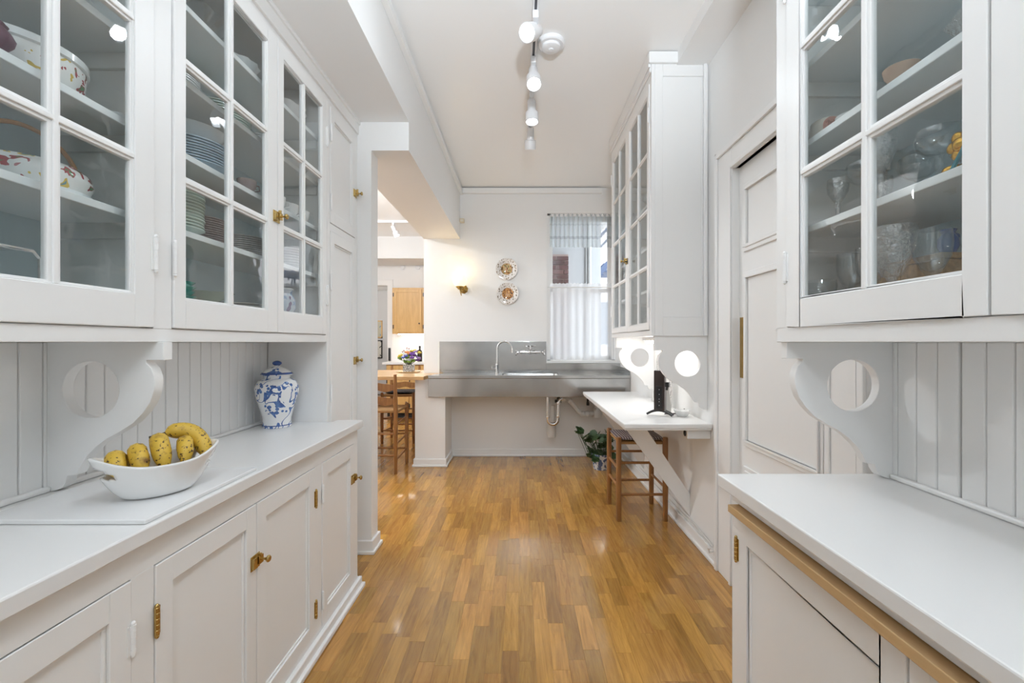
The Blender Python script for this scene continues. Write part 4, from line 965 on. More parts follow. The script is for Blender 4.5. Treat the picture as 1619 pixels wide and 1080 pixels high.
# ginger jar
def jar_mat():
    m = bpy.data.materials.new('blue_white_porcelain'); m.use_nodes = True; nt = m.node_tree; b = nt.nodes['Principled BSDF']
    b.inputs['Roughness'].default_value = .08; b.inputs['Coat Weight'].default_value = .6
    tc = nt.nodes.new('ShaderNodeTexCoord')
    def noise(sc, det, dist, w_): 
        n = nt.nodes.new('ShaderNodeTexNoise'); n.noise_dimensions = '4D'; n.inputs['W'].default_value = w_; n.inputs['Scale'].default_value = sc; n.inputs['Detail'].default_value = det; n.inputs['Distortion'].default_value = dist
        nt.links.new(tc.outputs['Object'], n.inputs['Vector']); return n.outputs['Fac']
    vo = nt.nodes.new('ShaderNodeTexVoronoi'); vo.inputs['Scale'].default_value = 48; nt.links.new(tc.outputs['Object'], vo.inputs['Vector'])
    leaf = nt.nodes.new('ShaderNodeMath'); leaf.operation = 'LESS_THAN'; leaf.inputs[1].default_value = .42; nt.links.new(vo.outputs['Distance'], leaf.inputs[0])
    clus = nt.nodes.new('ShaderNodeMath'); clus.operation = 'GREATER_THAN'; clus.inputs[1].default_value = .50; nt.links.new(noise(13, 1, .3, 2.0), clus.inputs[0])
    fl_ = nt.nodes.new('ShaderNodeMath'); fl_.operation = 'MULTIPLY'; nt.links.new(leaf.outputs[0], fl_.inputs[0]); nt.links.new(clus.outputs[0], fl_.inputs[1])
    br = nt.nodes.new('ShaderNodeMath'); br.operation = 'SUBTRACT'; br.inputs[1].default_value = .5; nt.links.new(noise(9, 1, 1.0, 6.0), br.inputs[0])
    ab = nt.nodes.new('ShaderNodeMath'); ab.operation = 'ABSOLUTE'; nt.links.new(br.outputs[0], ab.inputs[0])
    ln = nt.nodes.new('ShaderNodeMath'); ln.operation = 'LESS_THAN'; ln.inputs[1].default_value = .011; nt.links.new(ab.outputs[0], ln.inputs[0])
    bl = nt.nodes.new('ShaderNodeMath'); bl.operation = 'GREATER_THAN'; bl.inputs[1].default_value = .68; nt.links.new(noise(15, 1.5, .8, 11.0), bl.inputs[0])
    m1 = nt.nodes.new('ShaderNodeMath'); m1.operation = 'MAXIMUM'; nt.links.new(fl_.outputs[0], m1.inputs[0]); nt.links.new(ln.outputs[0], m1.inputs[1])
    m2 = nt.nodes.new('ShaderNodeMath'); m2.operation = 'MAXIMUM'; nt.links.new(m1.outputs[0], m2.inputs[0]); nt.links.new(bl.outputs[0], m2.inputs[1])
    blue = ramp(nt, [(.3, (.025, .065, .25)), (.7, (.10, .22, .50))], noise(60, 2, 0, 1.0))
    mx = nt.nodes.new('ShaderNodeMix'); mx.data_type = 'RGBA'; mx.inputs[6].default_value = (.80, .81, .82, 1); nt.links.new(m2.outputs[0], mx.inputs[0]); nt.links.new(blue.outputs[0], mx.inputs[7])
    nt.links.new(mx.outputs[2], b.inputs['Base Color']); return m
JM = jar_mat(); COBALT = mat('cobalt_glaze', (.03, .08, .28), .12, coat=.5)
jr = T('ginger_jar', 'blue and white porcelain ginger jar with lid standing on the left worktop', 'jar', (-1.238, 2.225, .9205))
P('jar_body', MB().lathe([(0, 0), (.066, 0), (.068, .006), (.064, .018), (.066, .05), (.078, .095), (.095, .15), (.1015, .185), (.100, .205), (.088, .232), (.068, .243), (.060, .247), (.060, .262), (.052, .262), (.052, .24), (0, .23)], 40), JM, jr, world=False)
P('rim_line', MB().lathe([(.0672, .010), (.0688, .011), (.0665, .0145), (.0650, .0140)], 40), COBALT, jr, world=False)
lid = P('lid', MB().lathe([(0, .262), (.071, .262), (.074, .266), (.072, .272), (.058, .284), (.040, .296), (.020, .303), (.012, .306), (.012, .312), (0, .312)], 36), JM, jr, world=False)
P('lid_band', MB().lathe([(.0735, .2665), (.0750, .2675), (.0690, .2765), (.0670, .2760)], 36), COBALT, lid, world=False)
P('knob', MB().sphere((0, 0, .322), .022, 18, 10, (1, 1, .6)), COBALT, lid, world=False)
# ------------------------------------------------------------------ crockery in the glazed cupboards
Z0, Z1, Z2, Z3, Z4 = 1.3955, 1.7125, 1.9625, 2.2005, 2.4455
XM = -1.212
CELA = mat('celadon_glaze', (.56, .66, .60), .15, coat=.4)
PALEW = mat('pale_china', (.74, .77, .77), .15, coat=.4)
BROWNP = mat('brown_rimmed_china', (.33, .27, .26), .2, noise=.5, nscale=60)
GREYP = mat('grey_rimmed_china', (.52, .51, .49), .2, noise=.4, nscale=50)
BLUEP = mat('blue_rimmed_china', (.38, .50, .58), .18, noise=.35, nscale=40)
TEAL = mat('turquoise_glaze', (.10, .50, .43), .2, coat=.4)
OLIVE = mat('olive_cream_china', (.52, .48, .34), .2)
FLOR = patterned('floral_china', None, [(0, (.10, .22, .10)), (.37, (.35, .06, .07)), (.415, (.78, .79, .77)), (.60, (.62, .44, .08)), (.645, (.12, .25, .28))], 26, .12, dist=.4)
def plate_me(name, r, h, m, deep=0.0):
    p = [(0, 0), (r*.55, 0), (r*.60, h*.25), (r, h), (r*1.0, h+.003), (r*.58, h*.25+.005), (0, .005)]
    if deep: p = [(0, 0), (r*.45, 0), (r*.50, .006), (r*.80, h*.5), (r, h), (r*.97, h), (r*.77, h*.5), (r*.46, .010), (0, .008)]
    return MB().lathe(p, 30).mesh(name, m)
def stack(name, me, n, x, y, z, dz, label, group, cat='plate', jit=.002):
    for k in range(n):
        o = link(bpy.data.objects.new(name, me)); o.location = (x+R.uniform(-jit, jit), y+R.uniform(-jit, jit), z+k*dz); o.rotation_euler = (0, 0, R.uniform(0, 6))
        lb = label
        if n > 2 and ' in the ' in label: lb = label.replace(' in the ', ' on top of the ', 1) if k == n-1 else (label.replace(' in the ', ' at the bottom of the ', 1) if k == 0 else label)
        tag(o, lb, cat, group)
def one(name, mb, m, loc, label, cat, rz=0):
    o = M1(name, mb, m, label, cat); o.location = loc; o.rotation_euler = (0, 0, rz); return o
def hollow(prof, t=.004):
    """profile of an open vessel: outer (r, z) list from foot to rim, returned with its inner wall"""
    return [(0, prof[0][1])]+prof+[(max(r-t, .001), z) for r, z in reversed(prof[1:])]+[(0, prof[1][1]+t)]
# behind the first glazed door
tu = T('soup_tureen', 'large round white tureen with painted flowers on the third shelf', 'tureen', (-1.218, 1.056, Z2))
P('tureen_body', MB().lathe(hollow([(.095, 0), (.100, .005), (.118, .03), (.122, .065), (.122, .085)]), 36), FLOR, tu, world=False)
P('tureen_rim', MB().lathe([(.1225, .072), (.127, .076), (.127, .092), (.116, .092), (.116, .086), (.1225, .080)], 36), PALEW, tu, world=False)
pj = T('plum_pot', 'small plum coloured lobed pot standing before the flowered tureen', 'pot', (-1.120, .915, Z2))
P('pot_body', MB().lathe(hollow([(.022, 0), (.026, .006), (.038, .022), (.041, .036), (.034, .050), (.028, .056), (.031, .062)]), 28, wob=lambda a, h: .05*math.cos(7*a)), mat('plum_glaze', (.085, .018, .05), .4), pj, world=False)
one('shallow_dish', MB().lathe(hollow([(.016, 0), (.019, .003), (.032, .010), (.034, .013)], .0025), 28), PALEW, (-1.112, 1.212, Z2), 'small pale dish beside the flowered tureen', 'dish')
bk = T('handled_bowl', 'white flowered casserole with arched cane handle on the second shelf', 'casserole', (-1.205, 1.072, Z1))
P('bowl_body', MB().lathe(hollow([(.085, 0), (.090, .008), (.106, .012), (.115, .035), (.110, .058), (.094, .072)]), 36), FLOR, bk, world=False)
P('foot_ring', MB().lathe([(.093, -.0), (.112, .001), (.113, .010), (.107, .012), (.094, .011)], 36), PALEW, bk, world=False)
P('cane_handle', MB().tube([(0, -.117, .04)]+[(0, -.122*math.cos(PI*i/18), .06+.105*math.sin(PI*i/18)) for i in range(19)]+[(0, .117, .04)], .0055, 8), mat('cane', (.42, .22, .09), .5), bk, world=False)
wr_ = T('wire_rack', 'chrome wire rack standing on the cupboard floor', 'rack', (-1.185, .84, Z0))
rk = MB()
for sx in (-.085, .085): rk.tube([(sx, -.16, 0), (sx, -.16, .145), (sx, -.145, .160), (sx, .145, .160), (sx, .16, .145), (sx, .16, 0)], .004, 8)
P('rack_frame', rk, CHROME, wr_, world=False)
for k in range(9): P('rack_wire', MB().tube([(-.085, -.128+k*.032, .160), (.085, -.128+k*.032, .160)], .0025, 6), CHROME, wr_, world=False)
one('long_platter', MB().lathe(hollow([(.07, 0), (.074, .004), (.118, .018), (.122, .022)], .003), 36), PALEW, (-1.215, 1.09, Z3), 'white platter on the shelf above the flowered tureen', 'platter')
one('long_platter', MB().lathe(hollow([(.06, 0), (.064, .005), (.098, .03), (.104, .036)], .003), 36), GREYP, (-1.215, .80, Z3), 'grey rimmed dish on the shelf above the plum pot', 'dish')
# behind the second door
teal = plate_me('bowl', .090, .030, TEAL, 1)
stack('bowl', teal, 9, -1.172, 1.43, Z0, .0155, 'turquoise bowl in the stack on the cupboard floor', 'turquoise bowls', 'bowl')
tr = one('wooden_tray', MB().box(-.006, .006, -.09, .09, 0, .235).box(.006, .012, -.09, -.078, 0, .235).box(.006, .012, .078, .09, 0, .235), wood('amber_wood', (.30, .13, .03), (.46, .22, .06), (12, 12, 3), .4), (-1.338, 1.41, Z0), 'amber wooden tray leaning upright behind the turquoise bowls', 'tray')
oli = plate_me('plate', .112, .016, OLIVE)
stack('plate', oli, 7, -1.215, 1.66, Z0, .012, 'cream plate in the low stack on the cupboard floor', 'cream plates')
one('serving_dish', MB().lathe(hollow([(.05, 0), (.055, .006), (.10, .035), (.108, .04)], .003), 34, wob=lambda a, h: .04*math.cos(2*a)), CELA, (-1.215, 1.66, Z0+.102), 'pale green dish lying on top of the cream plates', 'dish')
gry = plate_me('plate', .092, .014, GREYP)
stack('plate', gry, 10, -1.215, 1.89, Z0, .0115, 'grey rimmed plate in the stack on the cupboard floor', 'grey plates low')
cel = plate_me('plate', .088, .020, CELA)
stack('plate', cel, 13, -1.172, 1.475, Z1, .0105, 'pale celadon plate in the tall stack on the second shelf', 'celadon plates')
brn = plate_me('plate', .098, .014, BROWNP)
stack('plate', brn, 12, -1.245, 1.695, Z1, .0085, 'dark brown rimmed plate in the stack beside the celadon plates', 'brown plates')
gr2 = plate_me('plate', .098, .016, GREYP)
stack('plate', gr2, 9, -1.208, 1.90, Z1, .0085, 'grey rimmed plate in the stack beside the brown plates', 'grey plates on second shelf')
blu = plate_me('plate', .128, .024, BLUEP)
stack('plate', blu, 9, XM, 1.60, Z2, .0095, 'blue rimmed dinner plate in the wide stack on the third shelf', 'blue plates')
one('serving_bowl', MB().lathe(hollow([(.055, 0), (.06, .006), (.105, .045), (.118, .055)], .003), 36), PALEW, (XM, 1.60, Z2+.104), 'wide pale bowl resting on the blue plates', 'bowl')
def cup_me(m, r=.036, h=.05):
    mb = MB().lathe(hollow([(r*.55, 0), (r*.6, .004), (r*.9, h*.4), (r, h)], .0025), 22)
    mb.tube([(r*.9, 0, h*.80), (r+.018, 0, h*.85), (r+.022, 0, h*.5), (r*.85, 0, h*.25)], .003, 6); return mb.mesh('tea_cup', m)
cupb = cup_me(BROWNP); cupw = cup_me(PALEW, .040, .055)
def cup(me, loc, rz, label, group=None):
    o = link(bpy.data.objects.new('tea_cup', me)); o.location = loc; o.rotation_euler = (0, 0, rz); tag(o, label, 'cup', group)
cup(cupb, (-1.12, 1.79, Z2), 1.2, 'small brown cup next to the blue plates')
cup(cupw, (-1.19, 1.87, Z2), .3, 'white cup standing alone right of the brown cup')
pl2 = plate_me('plate', .115, .018, PALEW)
stack('plate', pl2, 5, XM, 1.46, Z3, .0085, 'pale plate in the stack on the fourth shelf', 'pale plates on fourth shelf')
pl3 = plate_me('plate', .110, .022, CELA)
stack('plate', pl3, 7, XM, 1.76, Z3, .0095, 'pale green plate in the stack on the fourth shelf', 'green plates on fourth shelf')
one('shell_bowl', MB().lathe(hollow([(.035, 0), (.04, .01), (.085, .06), (.115, .085)], .004), 44, wob=lambda a, h: .09*math.cos(9*a)*h/.085), CLEARG, (-1.19, 1.60, Z4), 'scalloped glass shell bowl on the top shelf', 'bowl')
def glassdish(y, r, label): one('glass_dish', MB().lathe(hollow([(r*.4, 0), (r*.45, .01), (r*.8, .045), (r, .07)], .004), 36, wob=lambda a, h: .05*math.cos(11*a)*h/.07), PALEW, (-1.19, y, Z4), label, 'dish')
glassdish(1.83, .085, 'fluted pale dish next to the glass shell bowl'); glassdish(1.41, .045, 'little fluted dish on the top shelf')
# behind the third door
wpl = plate_me('plate', .085, .020, PALEW)
stack('plate', wpl, 7, -1.172, 2.185, Z1, .0125, 'white plate in the stack on the second shelf behind the catch', 'white plates')
stack('plate', plate_me('plate', .108, .014, mat('ivory_china', (.62, .60, .55), .2)), 6, -1.19, 2.20, Z0, .011, 'ivory plate in the stack on the cupboard floor near the jar', 'ivory plates')
bv = T('blue_bowl', 'blue and violet pot on the ivory plates', 'pot', (-1.19, 2.17, Z0+.075))
P('pot_body', MB().lathe(hollow([(.045, 0), (.05, .005), (.068, .05), (.066, .09), (.05, .12), (.056, .14)]), 28), patterned('violet_blue_glaze', None, [(0, (.30, .40, .58)), (.45, (.62, .66, .72)), (.58, (.22, .12, .22))], 14), bv, world=False)
P('pot_rim', MB().lathe([(.053, .137), (.059, .139), (.059, .145), (.052, .145)], 28), PALEW, bv, world=False)
goldcup = cup_me(CERAM, .042, .06)
for k, (x_, y_) in enumerate(((-1.13, 2.02), (-1.13, 2.14), (-1.13, 2.25))): cup(goldcup, (x_, y_, Z2), 1.0+k*.2, 'white porcelain cup in the row on the third shelf', 'white cups on third shelf')
stack('plate', wpl, 7, -1.205, 2.00, Z3, .0085, 'white plate in the stack on the fourth shelf behind the last door', 'white plates on fourth shelf')
one('ruffled_dish', MB().lathe(hollow([(.05, 0), (.055, .006), (.10, .03), (.115, .05)], .003), 44, wob=lambda a, h: .05*math.cos(10*a)*h/.05), CERAM, (-1.20, 2.215, Z3), 'ruffled white dish on the fourth shelf', 'dish')
one('ruffled_dish', MB().lathe(hollow([(.05, 0), (.055, .006), (.10, .04), (.118, .065)], .003), 44, wob=lambda a, h: .06*math.cos(8*a)*h/.065), CERAM, (-1.19, 2.168, Z4), 'ruffled white dish on the top shelf', 'dish')
one('lidded_pot', MB().lathe([(0, 0), (.040, 0), (.052, .024), (.053, .048), (.040, .064), (.024, .072), (.008, .074), (.010, .084), (0, .086)], 28), CERAM, (-1.19, 1.982, Z4), 'small white lidded pot on the top shelf', 'pot')
# ------------------------------------------------------------------ right cupboard: crystal
RZ0, RZ1, RZ2, RZ3 = 1.3985, 1.7005, 1.9625, 2.1955
def goblet_me(r, h, m, bowl=.5):
    zb = h*(1-bowl)
    p = [(0, 0), (r*.85, 0), (r*.85, .003), (r*.35, .008), (.006, .018), (.0055, zb*.6), (.008, zb*.75), (.006, zb*.92), (.010, zb), (r*.55, zb+h*bowl*.12), (r*.92, zb+h*bowl*.40), (r, zb+h*bowl*.7), (r*.95, h)]
    p += [(r*.95-.0018, h), (r-.002, zb+h*bowl*.7), (r*.92-.002, zb+h*bowl*.42), (r*.52, zb+h*bowl*.15), (0, zb+.006)]
    return MB().lathe(p, 24).mesh('goblet', m)
def facet_me(r, h):
    zb = h*.48
    p = [(0, 0), (r*.8, 0), (r*.8, .004), (r*.3, .010), (.008, .02), (.010, zb*.5), (.007, zb*.85), (.014, zb)]
    for i in range(9):
        t = i/8; rr = r*(.30+.70*math.sin(min(1, .12+t*.62)*PI/2)); p.append((rr*(1.0 if i % 2 else .945), zb+h*.52*(t*.60+.02)))
    p += [(r, zb+h*.40), (r*1.01, h), (r*1.01-.002, h), (r-.003, zb+h*.36), (r*.7, zb+h*.15), (0, zb+.008)]
    return MB().lathe(p, 18).mesh('goblet', CRYSTAL)
big = facet_me(.050, .235); med = goblet_me(.036, .205, CLEARG); sml = goblet_me(.028, .13, CRYSTAL); wide = goblet_me(.045, .14, CLEARG, .42)
def gob(me, x, y, z, label, group=None):
    o = link(bpy.data.objects.new('goblet', me)); o.location = (x, y, z); o.rotation_euler = (0, 0, R.uniform(0, 6)); tag(o, label, 'glass', group)
gob(big, .925, 1.085, RZ0, 'large diamond cut crystal goblet at the front of the bottom shelf')
for p in ((.945, 1.175), (.93, .985), (.95, 1.252), (1.10, .98)): gob(med, p[0], p[1], RZ0, 'plain stemmed glass standing on the bottom shelf', 'stemmed glasses on the bottom shelf')
for p in ((.925, 1.345), (1.06, 1.335)): gob(wide, p[0], p[1], RZ0, 'wide shallow bowled glass standing at the cupboard end', 'wide glasses on the bottom shelf')
wb = T('wicker_box', 'low woven wicker box on the bottom shelf under the blue jug', 'box', (1.075, 1.15, RZ0))
WICK = mat('wicker', (.42, .24, .10), .7, noise=.5, nscale=90, bump=.8, bscale=120)
P('box_body', MB().box(-.075, .075, -.115, .115, 0, .150), WICK, wb, world=False, bev=.004)
for sy in (-.117, .0, .117): P('box_corner', MB().box(-.079, -.0755, sy-.006, sy+.006, 0, .150), WICK, wb, world=False)
P('box_lid', MB().box(-.079, .079, -.119, .119, .1505, .165), WICK, wb, world=False, bev=.003)
bj = T('blue_jug', 'little cobalt blue glass jug standing on the wicker box', 'jug', (1.045, 1.065, RZ0+.1655))
P('jug_body', MB().lathe(hollow([(.013, 0), (.014, .003), (.021, .02), (.020, .038), (.012, .05), (.017, .06)], .002), 22), mat('blue_glass', (.03, .10, .36), .08, coat=.5), bj, world=False)
P('jug_handle', MB().tube([(.012, 0, .054), (.026, 0, .048), (.026, 0, .030), (.020, 0, .02)], .0025, 8), MATS['blue_glass'], bj, world=False)
gob(goblet_me(.034, .20, CRYSTAL, .55), .93, 1.125, RZ1, 'tall crystal flute at the front of the second shelf')
for p in ((.95, 1.20), (1.06, 1.16), (.97, 1.01), (1.08, 1.04)): gob(wide, p[0], p[1], RZ1, 'wide shallow bowled glass standing on the second shelf', 'wide glasses on the second shelf')
for p in ((1.02, .90), (1.03, .97), (.94, 1.29), (1.06, 1.28)): gob(sml, p[0], p[1], RZ1, 'small crystal glass standing on the second shelf', 'small crystal glasses on the second shelf')
go = T('gold_ornament', 'gilded flower ornament leaning on the second shelf', 'ornament', (.905, .893, RZ1))
GOLD = mat('gilt', (.72, .42, .08), .25, 1.0)
fm = MB().sphere((0, 0, .055), .016, 12, 8)
for k in range(6):
    a = k*PI/3; fm.sphere((0, .020*math.cos(a), .055+.020*math.sin(a)), .012, 10, 6, (.6, 1, 1))
P('flower', fm, GOLD, go, world=False)
P('flower_base', MB().sphere((0, .02, .010), .016, 12, 8, (1, 1.2, .6)).sphere((0, -.01, .008), .012, 10, 6, (1, 1.2, .6)), GOLD, go, world=False)
P('stem', MB().tube([(-.012, .010, .004), (-.010, -.012, .04), (-.004, -.035, .085)], .004, 8), mat('teal_enamel', (.06, .25, .30), .2), go, world=False)
cr = T('printed_cup', 'pale round box with pink printed monogram on the third shelf', 'box', (.945, 1.345, RZ2))
P('box_body', MB().lathe([(0, 0), (.040, 0), (.042, .004), (.042, .062), (.038, .066), (0, .066)], 26), mat('ivory_lacquer', (.60, .57, .50), .3), cr, world=False)
PINK = mat('pink_print', (.50, .27, .22), .5)
P('monogram', MB().lathe([(0, 0), (.028, 0), (.028, -.0025), (.0, -.0025)], 22, (-.012, -.0405, .034), 'y').box(-.028, -.022, -.046, -.043, .018, .05).box(-.034, -.004, -.046, -.043, .044, .048).box(-.012, -.008, -.046, -.043, .018, .05).box(0, .004, -.046, -.043, .018, .044), PINK, cr, world=False)
one('shallow_dish', MB().lathe(hollow([(.022, 0), (.026, .003), (.036, .02), (.040, .028)], .003), 24), CERAM, (.94, 1.235, RZ2), 'small white dish on the third shelf beside the round box', 'dish')
ac = T('amber_cup', 'small amber footed cup on the third shelf', 'cup', (.94, 1.075, RZ2))
P('cup_bowl', MB().lathe(hollow([(.014, .022), (.020, .024), (.034, .045), (.038, .062)], .002), 22), mat('amber_glaze', (.46, .33, .25), .15), ac, world=False)
P('cup_foot', MB().lathe([(0, 0), (.022, 0), (.021, .004), (.006, .010), (.006, .022), (0, .0225)], 18), CERAM, ac, world=False)
one('crystal_dish', MB().lathe(hollow([(.03, 0), (.035, .006), (.07, .04), (.08, .055)], .004), 24, wob=lambda a, h: .06*math.cos(8*a)*h/.055), CRYSTAL, (.965, .875, RZ2), 'cut crystal dish at the near end of the third shelf', 'dish')
# far right cupboard
one('blue_bowl', MB().lathe(hollow([(.045, 0), (.05, .006), (.10, .05), (.125, .085)], .004), 34), mat('lavender_glaze', (.34, .38, .60), .2), (1.02, 2.96, FSH[1]+.0205), 'lavender blue bowl inside the tall far cupboard', 'bowl')
one('egg_cup', MB().lathe([(0, 0), (.024, 0), (.012, .012), (.010, .03), (.028, .045), (.030, .065), (.02, .08), (0, .082)], 22), CERAM, (.93, 2.88, FSH[0]+.0205), 'small white footed cup on lowest shelf of the far cupboard', 'cup')
for k in range(5): gob(med, .95+.05*(k % 2), 2.90+k*.12, 1.4155, 'plain stemmed glass inside the tall far cupboard', 'stemmed glasses in the far cupboard')
one('ruffled_dish', MB().lathe(hollow([(.05, 0), (.055, .006), (.09, .03), (.10, .045)], .003), 40, wob=lambda a, h: .05*math.cos(9*a)*h/.045), CERAM, (1.0, 3.25, FSH[1]+.0205), 'ruffled white dish inside the tall far cupboard', 'dish')
for k in range(3): gob(wide, .96, 3.0+k*.13, FSH[2]+.0205, 'wide glass on the upper shelf of the far cupboard', 'wide glasses in the far cupboard')

# ------------------------------------------------------------------ kitchen beyond the opening
bar = T('breakfast_bar', 'butcher block breakfast bar beside the steel counter', 'counter', (-1.9, 5.2, .94))
P('bar_top', MB().prism([(-3.0, 4.62), (-1.02, 4.62), (-1.02, 4.70), (-.992, 4.92), (-.90, YF-.004), (-1.145, YF-.004), (-1.145, 5.72), (-3.0, 5.72)], [], lambda u, v, t: (u, v, t), .948, .985), BUTCHER, bar, bev=.003)
P('bar_support', MB().box(-3.0, -2.94, 4.7, 5.7, 0, .947), WHITE, bar)
bar['label'] = 'pale butcher block breakfast bar adjoining the steel counter'
def ladder_chair(loc, rz, label, W_=.42, D_=.38, SH=.655, BH=1.02):
    t = T('counter_chair', label, 'chair', loc, rz)
    hw, hd = W_/2, D_/2
    for sx in (-1, 1):
        P('leg', MB().lathe([(0, 0), (.015, 0), (.019, .02), (.021, .3), (.021, SH+.01), (.012, SH+.025), (0, SH+.025)], 14, (sx*hw, hd, 0)), OAKC, t, world=False)
        P('back_post', MB().tube([(sx*hw*.93, -hd, 0), (sx*hw*.93, -hd, SH), (sx*hw*.93, -hd-.02, BH)], [.018, .023, .016], 14), OAKC, t, world=False)
    for z in (.175, .335):
        P('rung', MB().tube([(-hw, hd, z), (hw, hd, z)], .011, 10), OAKC, t, world=False)
    for z in (.19, .41): P('rung', MB().tube([(-hw*.93, -hd, z), (hw*.93, -hd, z)], .011, 10), OAKC, t, world=False)
    for sx in (-1, 1):
        for z in (.14, .30, .5): P('rung', MB().tube([(sx*hw*.93, -hd, z), (sx*hw, hd, z+.03)], .010, 10), OAKC, t, world=False)
    for z in (.745, .885):
        n = 14; pts = []
        for i in range(n+1): u = -1+2*i/n; pts.append((u*hw*.91, z+.036+.012*math.cos(u*PI*1.0)*abs(math.cos(u*PI))))
        for i in range(n, -1, -1): u = -1+2*i/n; pts.append((u*hw*.91, z-.036+.010*math.cos(u*2*PI)))
        yb = -hd-.02*(z-SH)/(BH-SH)
        P('back_slat', MB().prism(pts, [], lambda u, v, q: (u, q, v), yb-.006, yb+.006), OAKC, t, world=False)
    P('woven_seat', MB().box(-hw-.012, hw+.012, -hd-.010, hd+.012, SH-.030, SH), RUSH, t, world=False, bev=.013)
    return t
ladder_chair((-1.468, 4.66, 0), 0, 'oak ladder-back counter chair drawn up to the pale wooden bar')
ladder_chair((-1.62, 5.98, 0), PI, 'oak ladder-back counter chair with dark cushion across the wooden bar')
cu2 = M1('seat_cushion', cushion_mb(.38, .36, .045), patterned('dark_dotted_cloth', None, [(0, (.012, .010, .010)), (.6, (.12, .10, .09))], 90, .9), 'dark cushion on the counter chair across the bar', 'cushion')
cu2.location = (-1.62, 5.99, .6555)
# flowers
vz = T('flower_vase', 'square glass vase of purple, yellow and orange flowers on the wooden bar', 'flower vase', (-1.335, 5.25, .997))
P('vase_glass', MB().prism(rrect(-.058, .058, -.058, .058, .008, 2), [], lambda u, v, t: (u, v, t), 0, .085), patterned('pebbled_vase', None, [(0, (.10, .10, .10)), (.46, (.48, .48, .46)), (.6, (.16, .15, .15))], 70, .12), vz, world=False)
fst = MB(); cols = [((.16, .06, .32), 'purple_bloom'), ((.09, .13, .46), 'blue_bloom'), ((.60, .48, .07), 'yellow_bloom'), ((.50, .17, .04), 'orange_bloom'), ((.30, .20, .46), 'lilac_bloom'), ((.13, .22, .03), 'green_bloom'), ((.30, .15, .14), 'brown_bloom')]
blooms = [(-.05, -.06, .16, 1), (-.02, -.07, .18, 1), (.05, -.06, .17, 0), (.065, -.04, .20, 0), (.035, -.05, .21, 0), (.12, -.02, .16, 4), (.10, 0, .14, 0), (-.02, -.03, .225, 3), (.01, -.05, .22, 3), (-.09, -.04, .20, 2), (-.11, 0, .17, 2), (-.10, -.03, .15, 5),
          (.06, 0, .25, 2), (.12, .02, .23, 2), (.08, -.02, .235, 4), (-.03, -.04, .12, 5), (.02, -.07, .12, 5), (.06, -.05, .13, 5), (-.06, .0, .25, 6), (-.03, .02, .28, 6), (0, .0, .275, 6), (-.08, .02, .235, 6), (.10, .02, .25, 6), (.03, .02, .24, 2), (0, -.06, .17, 5), (.0, .04, .2, 5), (-.05, .05, .18, 0), (.06, .06, .19, 0)]
for bx_, by_, bz_, k in blooms:
    fst.tube([(bx_*.2, by_*.2, .08), (bx_, by_, bz_)], .002, 5)
    small = k == 6; mb = MB(); rr_ = .011 if small else .026
    for q in range(5):
        a = q*2*PI/5+R.uniform(0, 1); mb.sphere((bx_+rr_*.55*math.cos(a), by_+rr_*.45*math.sin(a), bz_+R.uniform(-.3, .5)*rr_), rr_*.62, 8, 5, (1, 1, .7))
    P('bloom', mb, mat(cols[k][1], cols[k][0], .6, noise=.3, nscale=60), vz, world=False)
P('stems', fst, LEAF, vz, world=False)
fty = M1('small_stand', MB().box(-.13, .12, -.08, .08, .006, .0115).box(-.10, -.09, -.05, .05, 0, .006).box(.09, .10, -.05, .05, 0, .006), MAPLE, 'small low wooden stand under the flower vase', 'stand'); fty.location = (-1.335, 5.25, .9852)
# fitted kitchen
def kdoor(cab, x0, x1, y, z0, z1):
    st = .055
    d = P('door', MB().box(x0, x0+st, y-.02, y, z0, z1).box(x1-st, x1, y-.02, y, z0, z1).box(x0+st, x1-st, y-.02, y, z0, z0+st).box(x0+st, x1-st, y-.02, y, z1-st, z1), MAPLE, cab, bev=.003)
    P('door_panel', MB().box(x0+st-.002, x1-st+.002, y-.012, y, z0+st-.002, z1-st+.002), MAPLE, d)
    P('knob', MB().lathe([(0, 0), (.006, 0), (.006, -.012), (.014, -.018), (.012, -.026), (0, -.028)], 12, (x1-.04, y-.02, z0+.16), 'y'), BLACK, d)
    for z in (z0+.10, z1-.10): P('hinge', MB().box(x0-.012, x0+.004, y-.026, y-.019, z-.035, z+.035), BLACK, d)
ku = T('kitchen_wall_cabinet', 'honey maple wall cabinets in the kitchen above white counter', 'cabinet', (-1.75, 8.1, 1.5))
P('carcass', MB().box(-2.335, -1.15, 7.985, YK-.002, 1.503, 2.345), MAPLE, ku)
for a in (-2.305, -1.76): kdoor(ku, a, a+.51, 7.984, 1.53, 2.315)
P('lamp_strip', MB().box(-2.25, -1.2, 8.06, 8.10, 1.485, 1.5025), mat('lit_strip', (1,1,1), .4, emit=(1, .95, .88), estr=14), ku)
kb = T('kitchen_base_cabinet', 'honey maple base cabinets in the kitchen under white counter', 'cabinet', (-1.75, 7.95, 0))
P('carcass', MB().box(-2.36, -1.15, 7.71, YK-.002, .10, .955), MAPLE, kb)
P('toe_kick', MB().box(-2.36, -1.15, 7.77, YK-.002, 0, .0995), RUBBER, kb)
for a in (-2.34, -1.94, -1.54): kdoor(kb, a, a+.38, 7.709, .13, .76)
for a in (-2.34, -1.94, -1.54): P('drawer', MB().box(a, a+.38, 7.69, 7.709, .78, .94), MAPLE, kb, bev=.003)
M1('kitchen_counter', MB().box(-2.42, -1.145, 7.66, YK-.002, .9555, .995), TOPM, 'white kitchen counter below the maple wall cabinets', 'worktop', (-1.8, 7.9, .955), bev=.004)
kbt = T('dark_bottle', 'dark glass bottle standing on the white kitchen counter', 'bottle', (-1.83, 7.98, .9955))
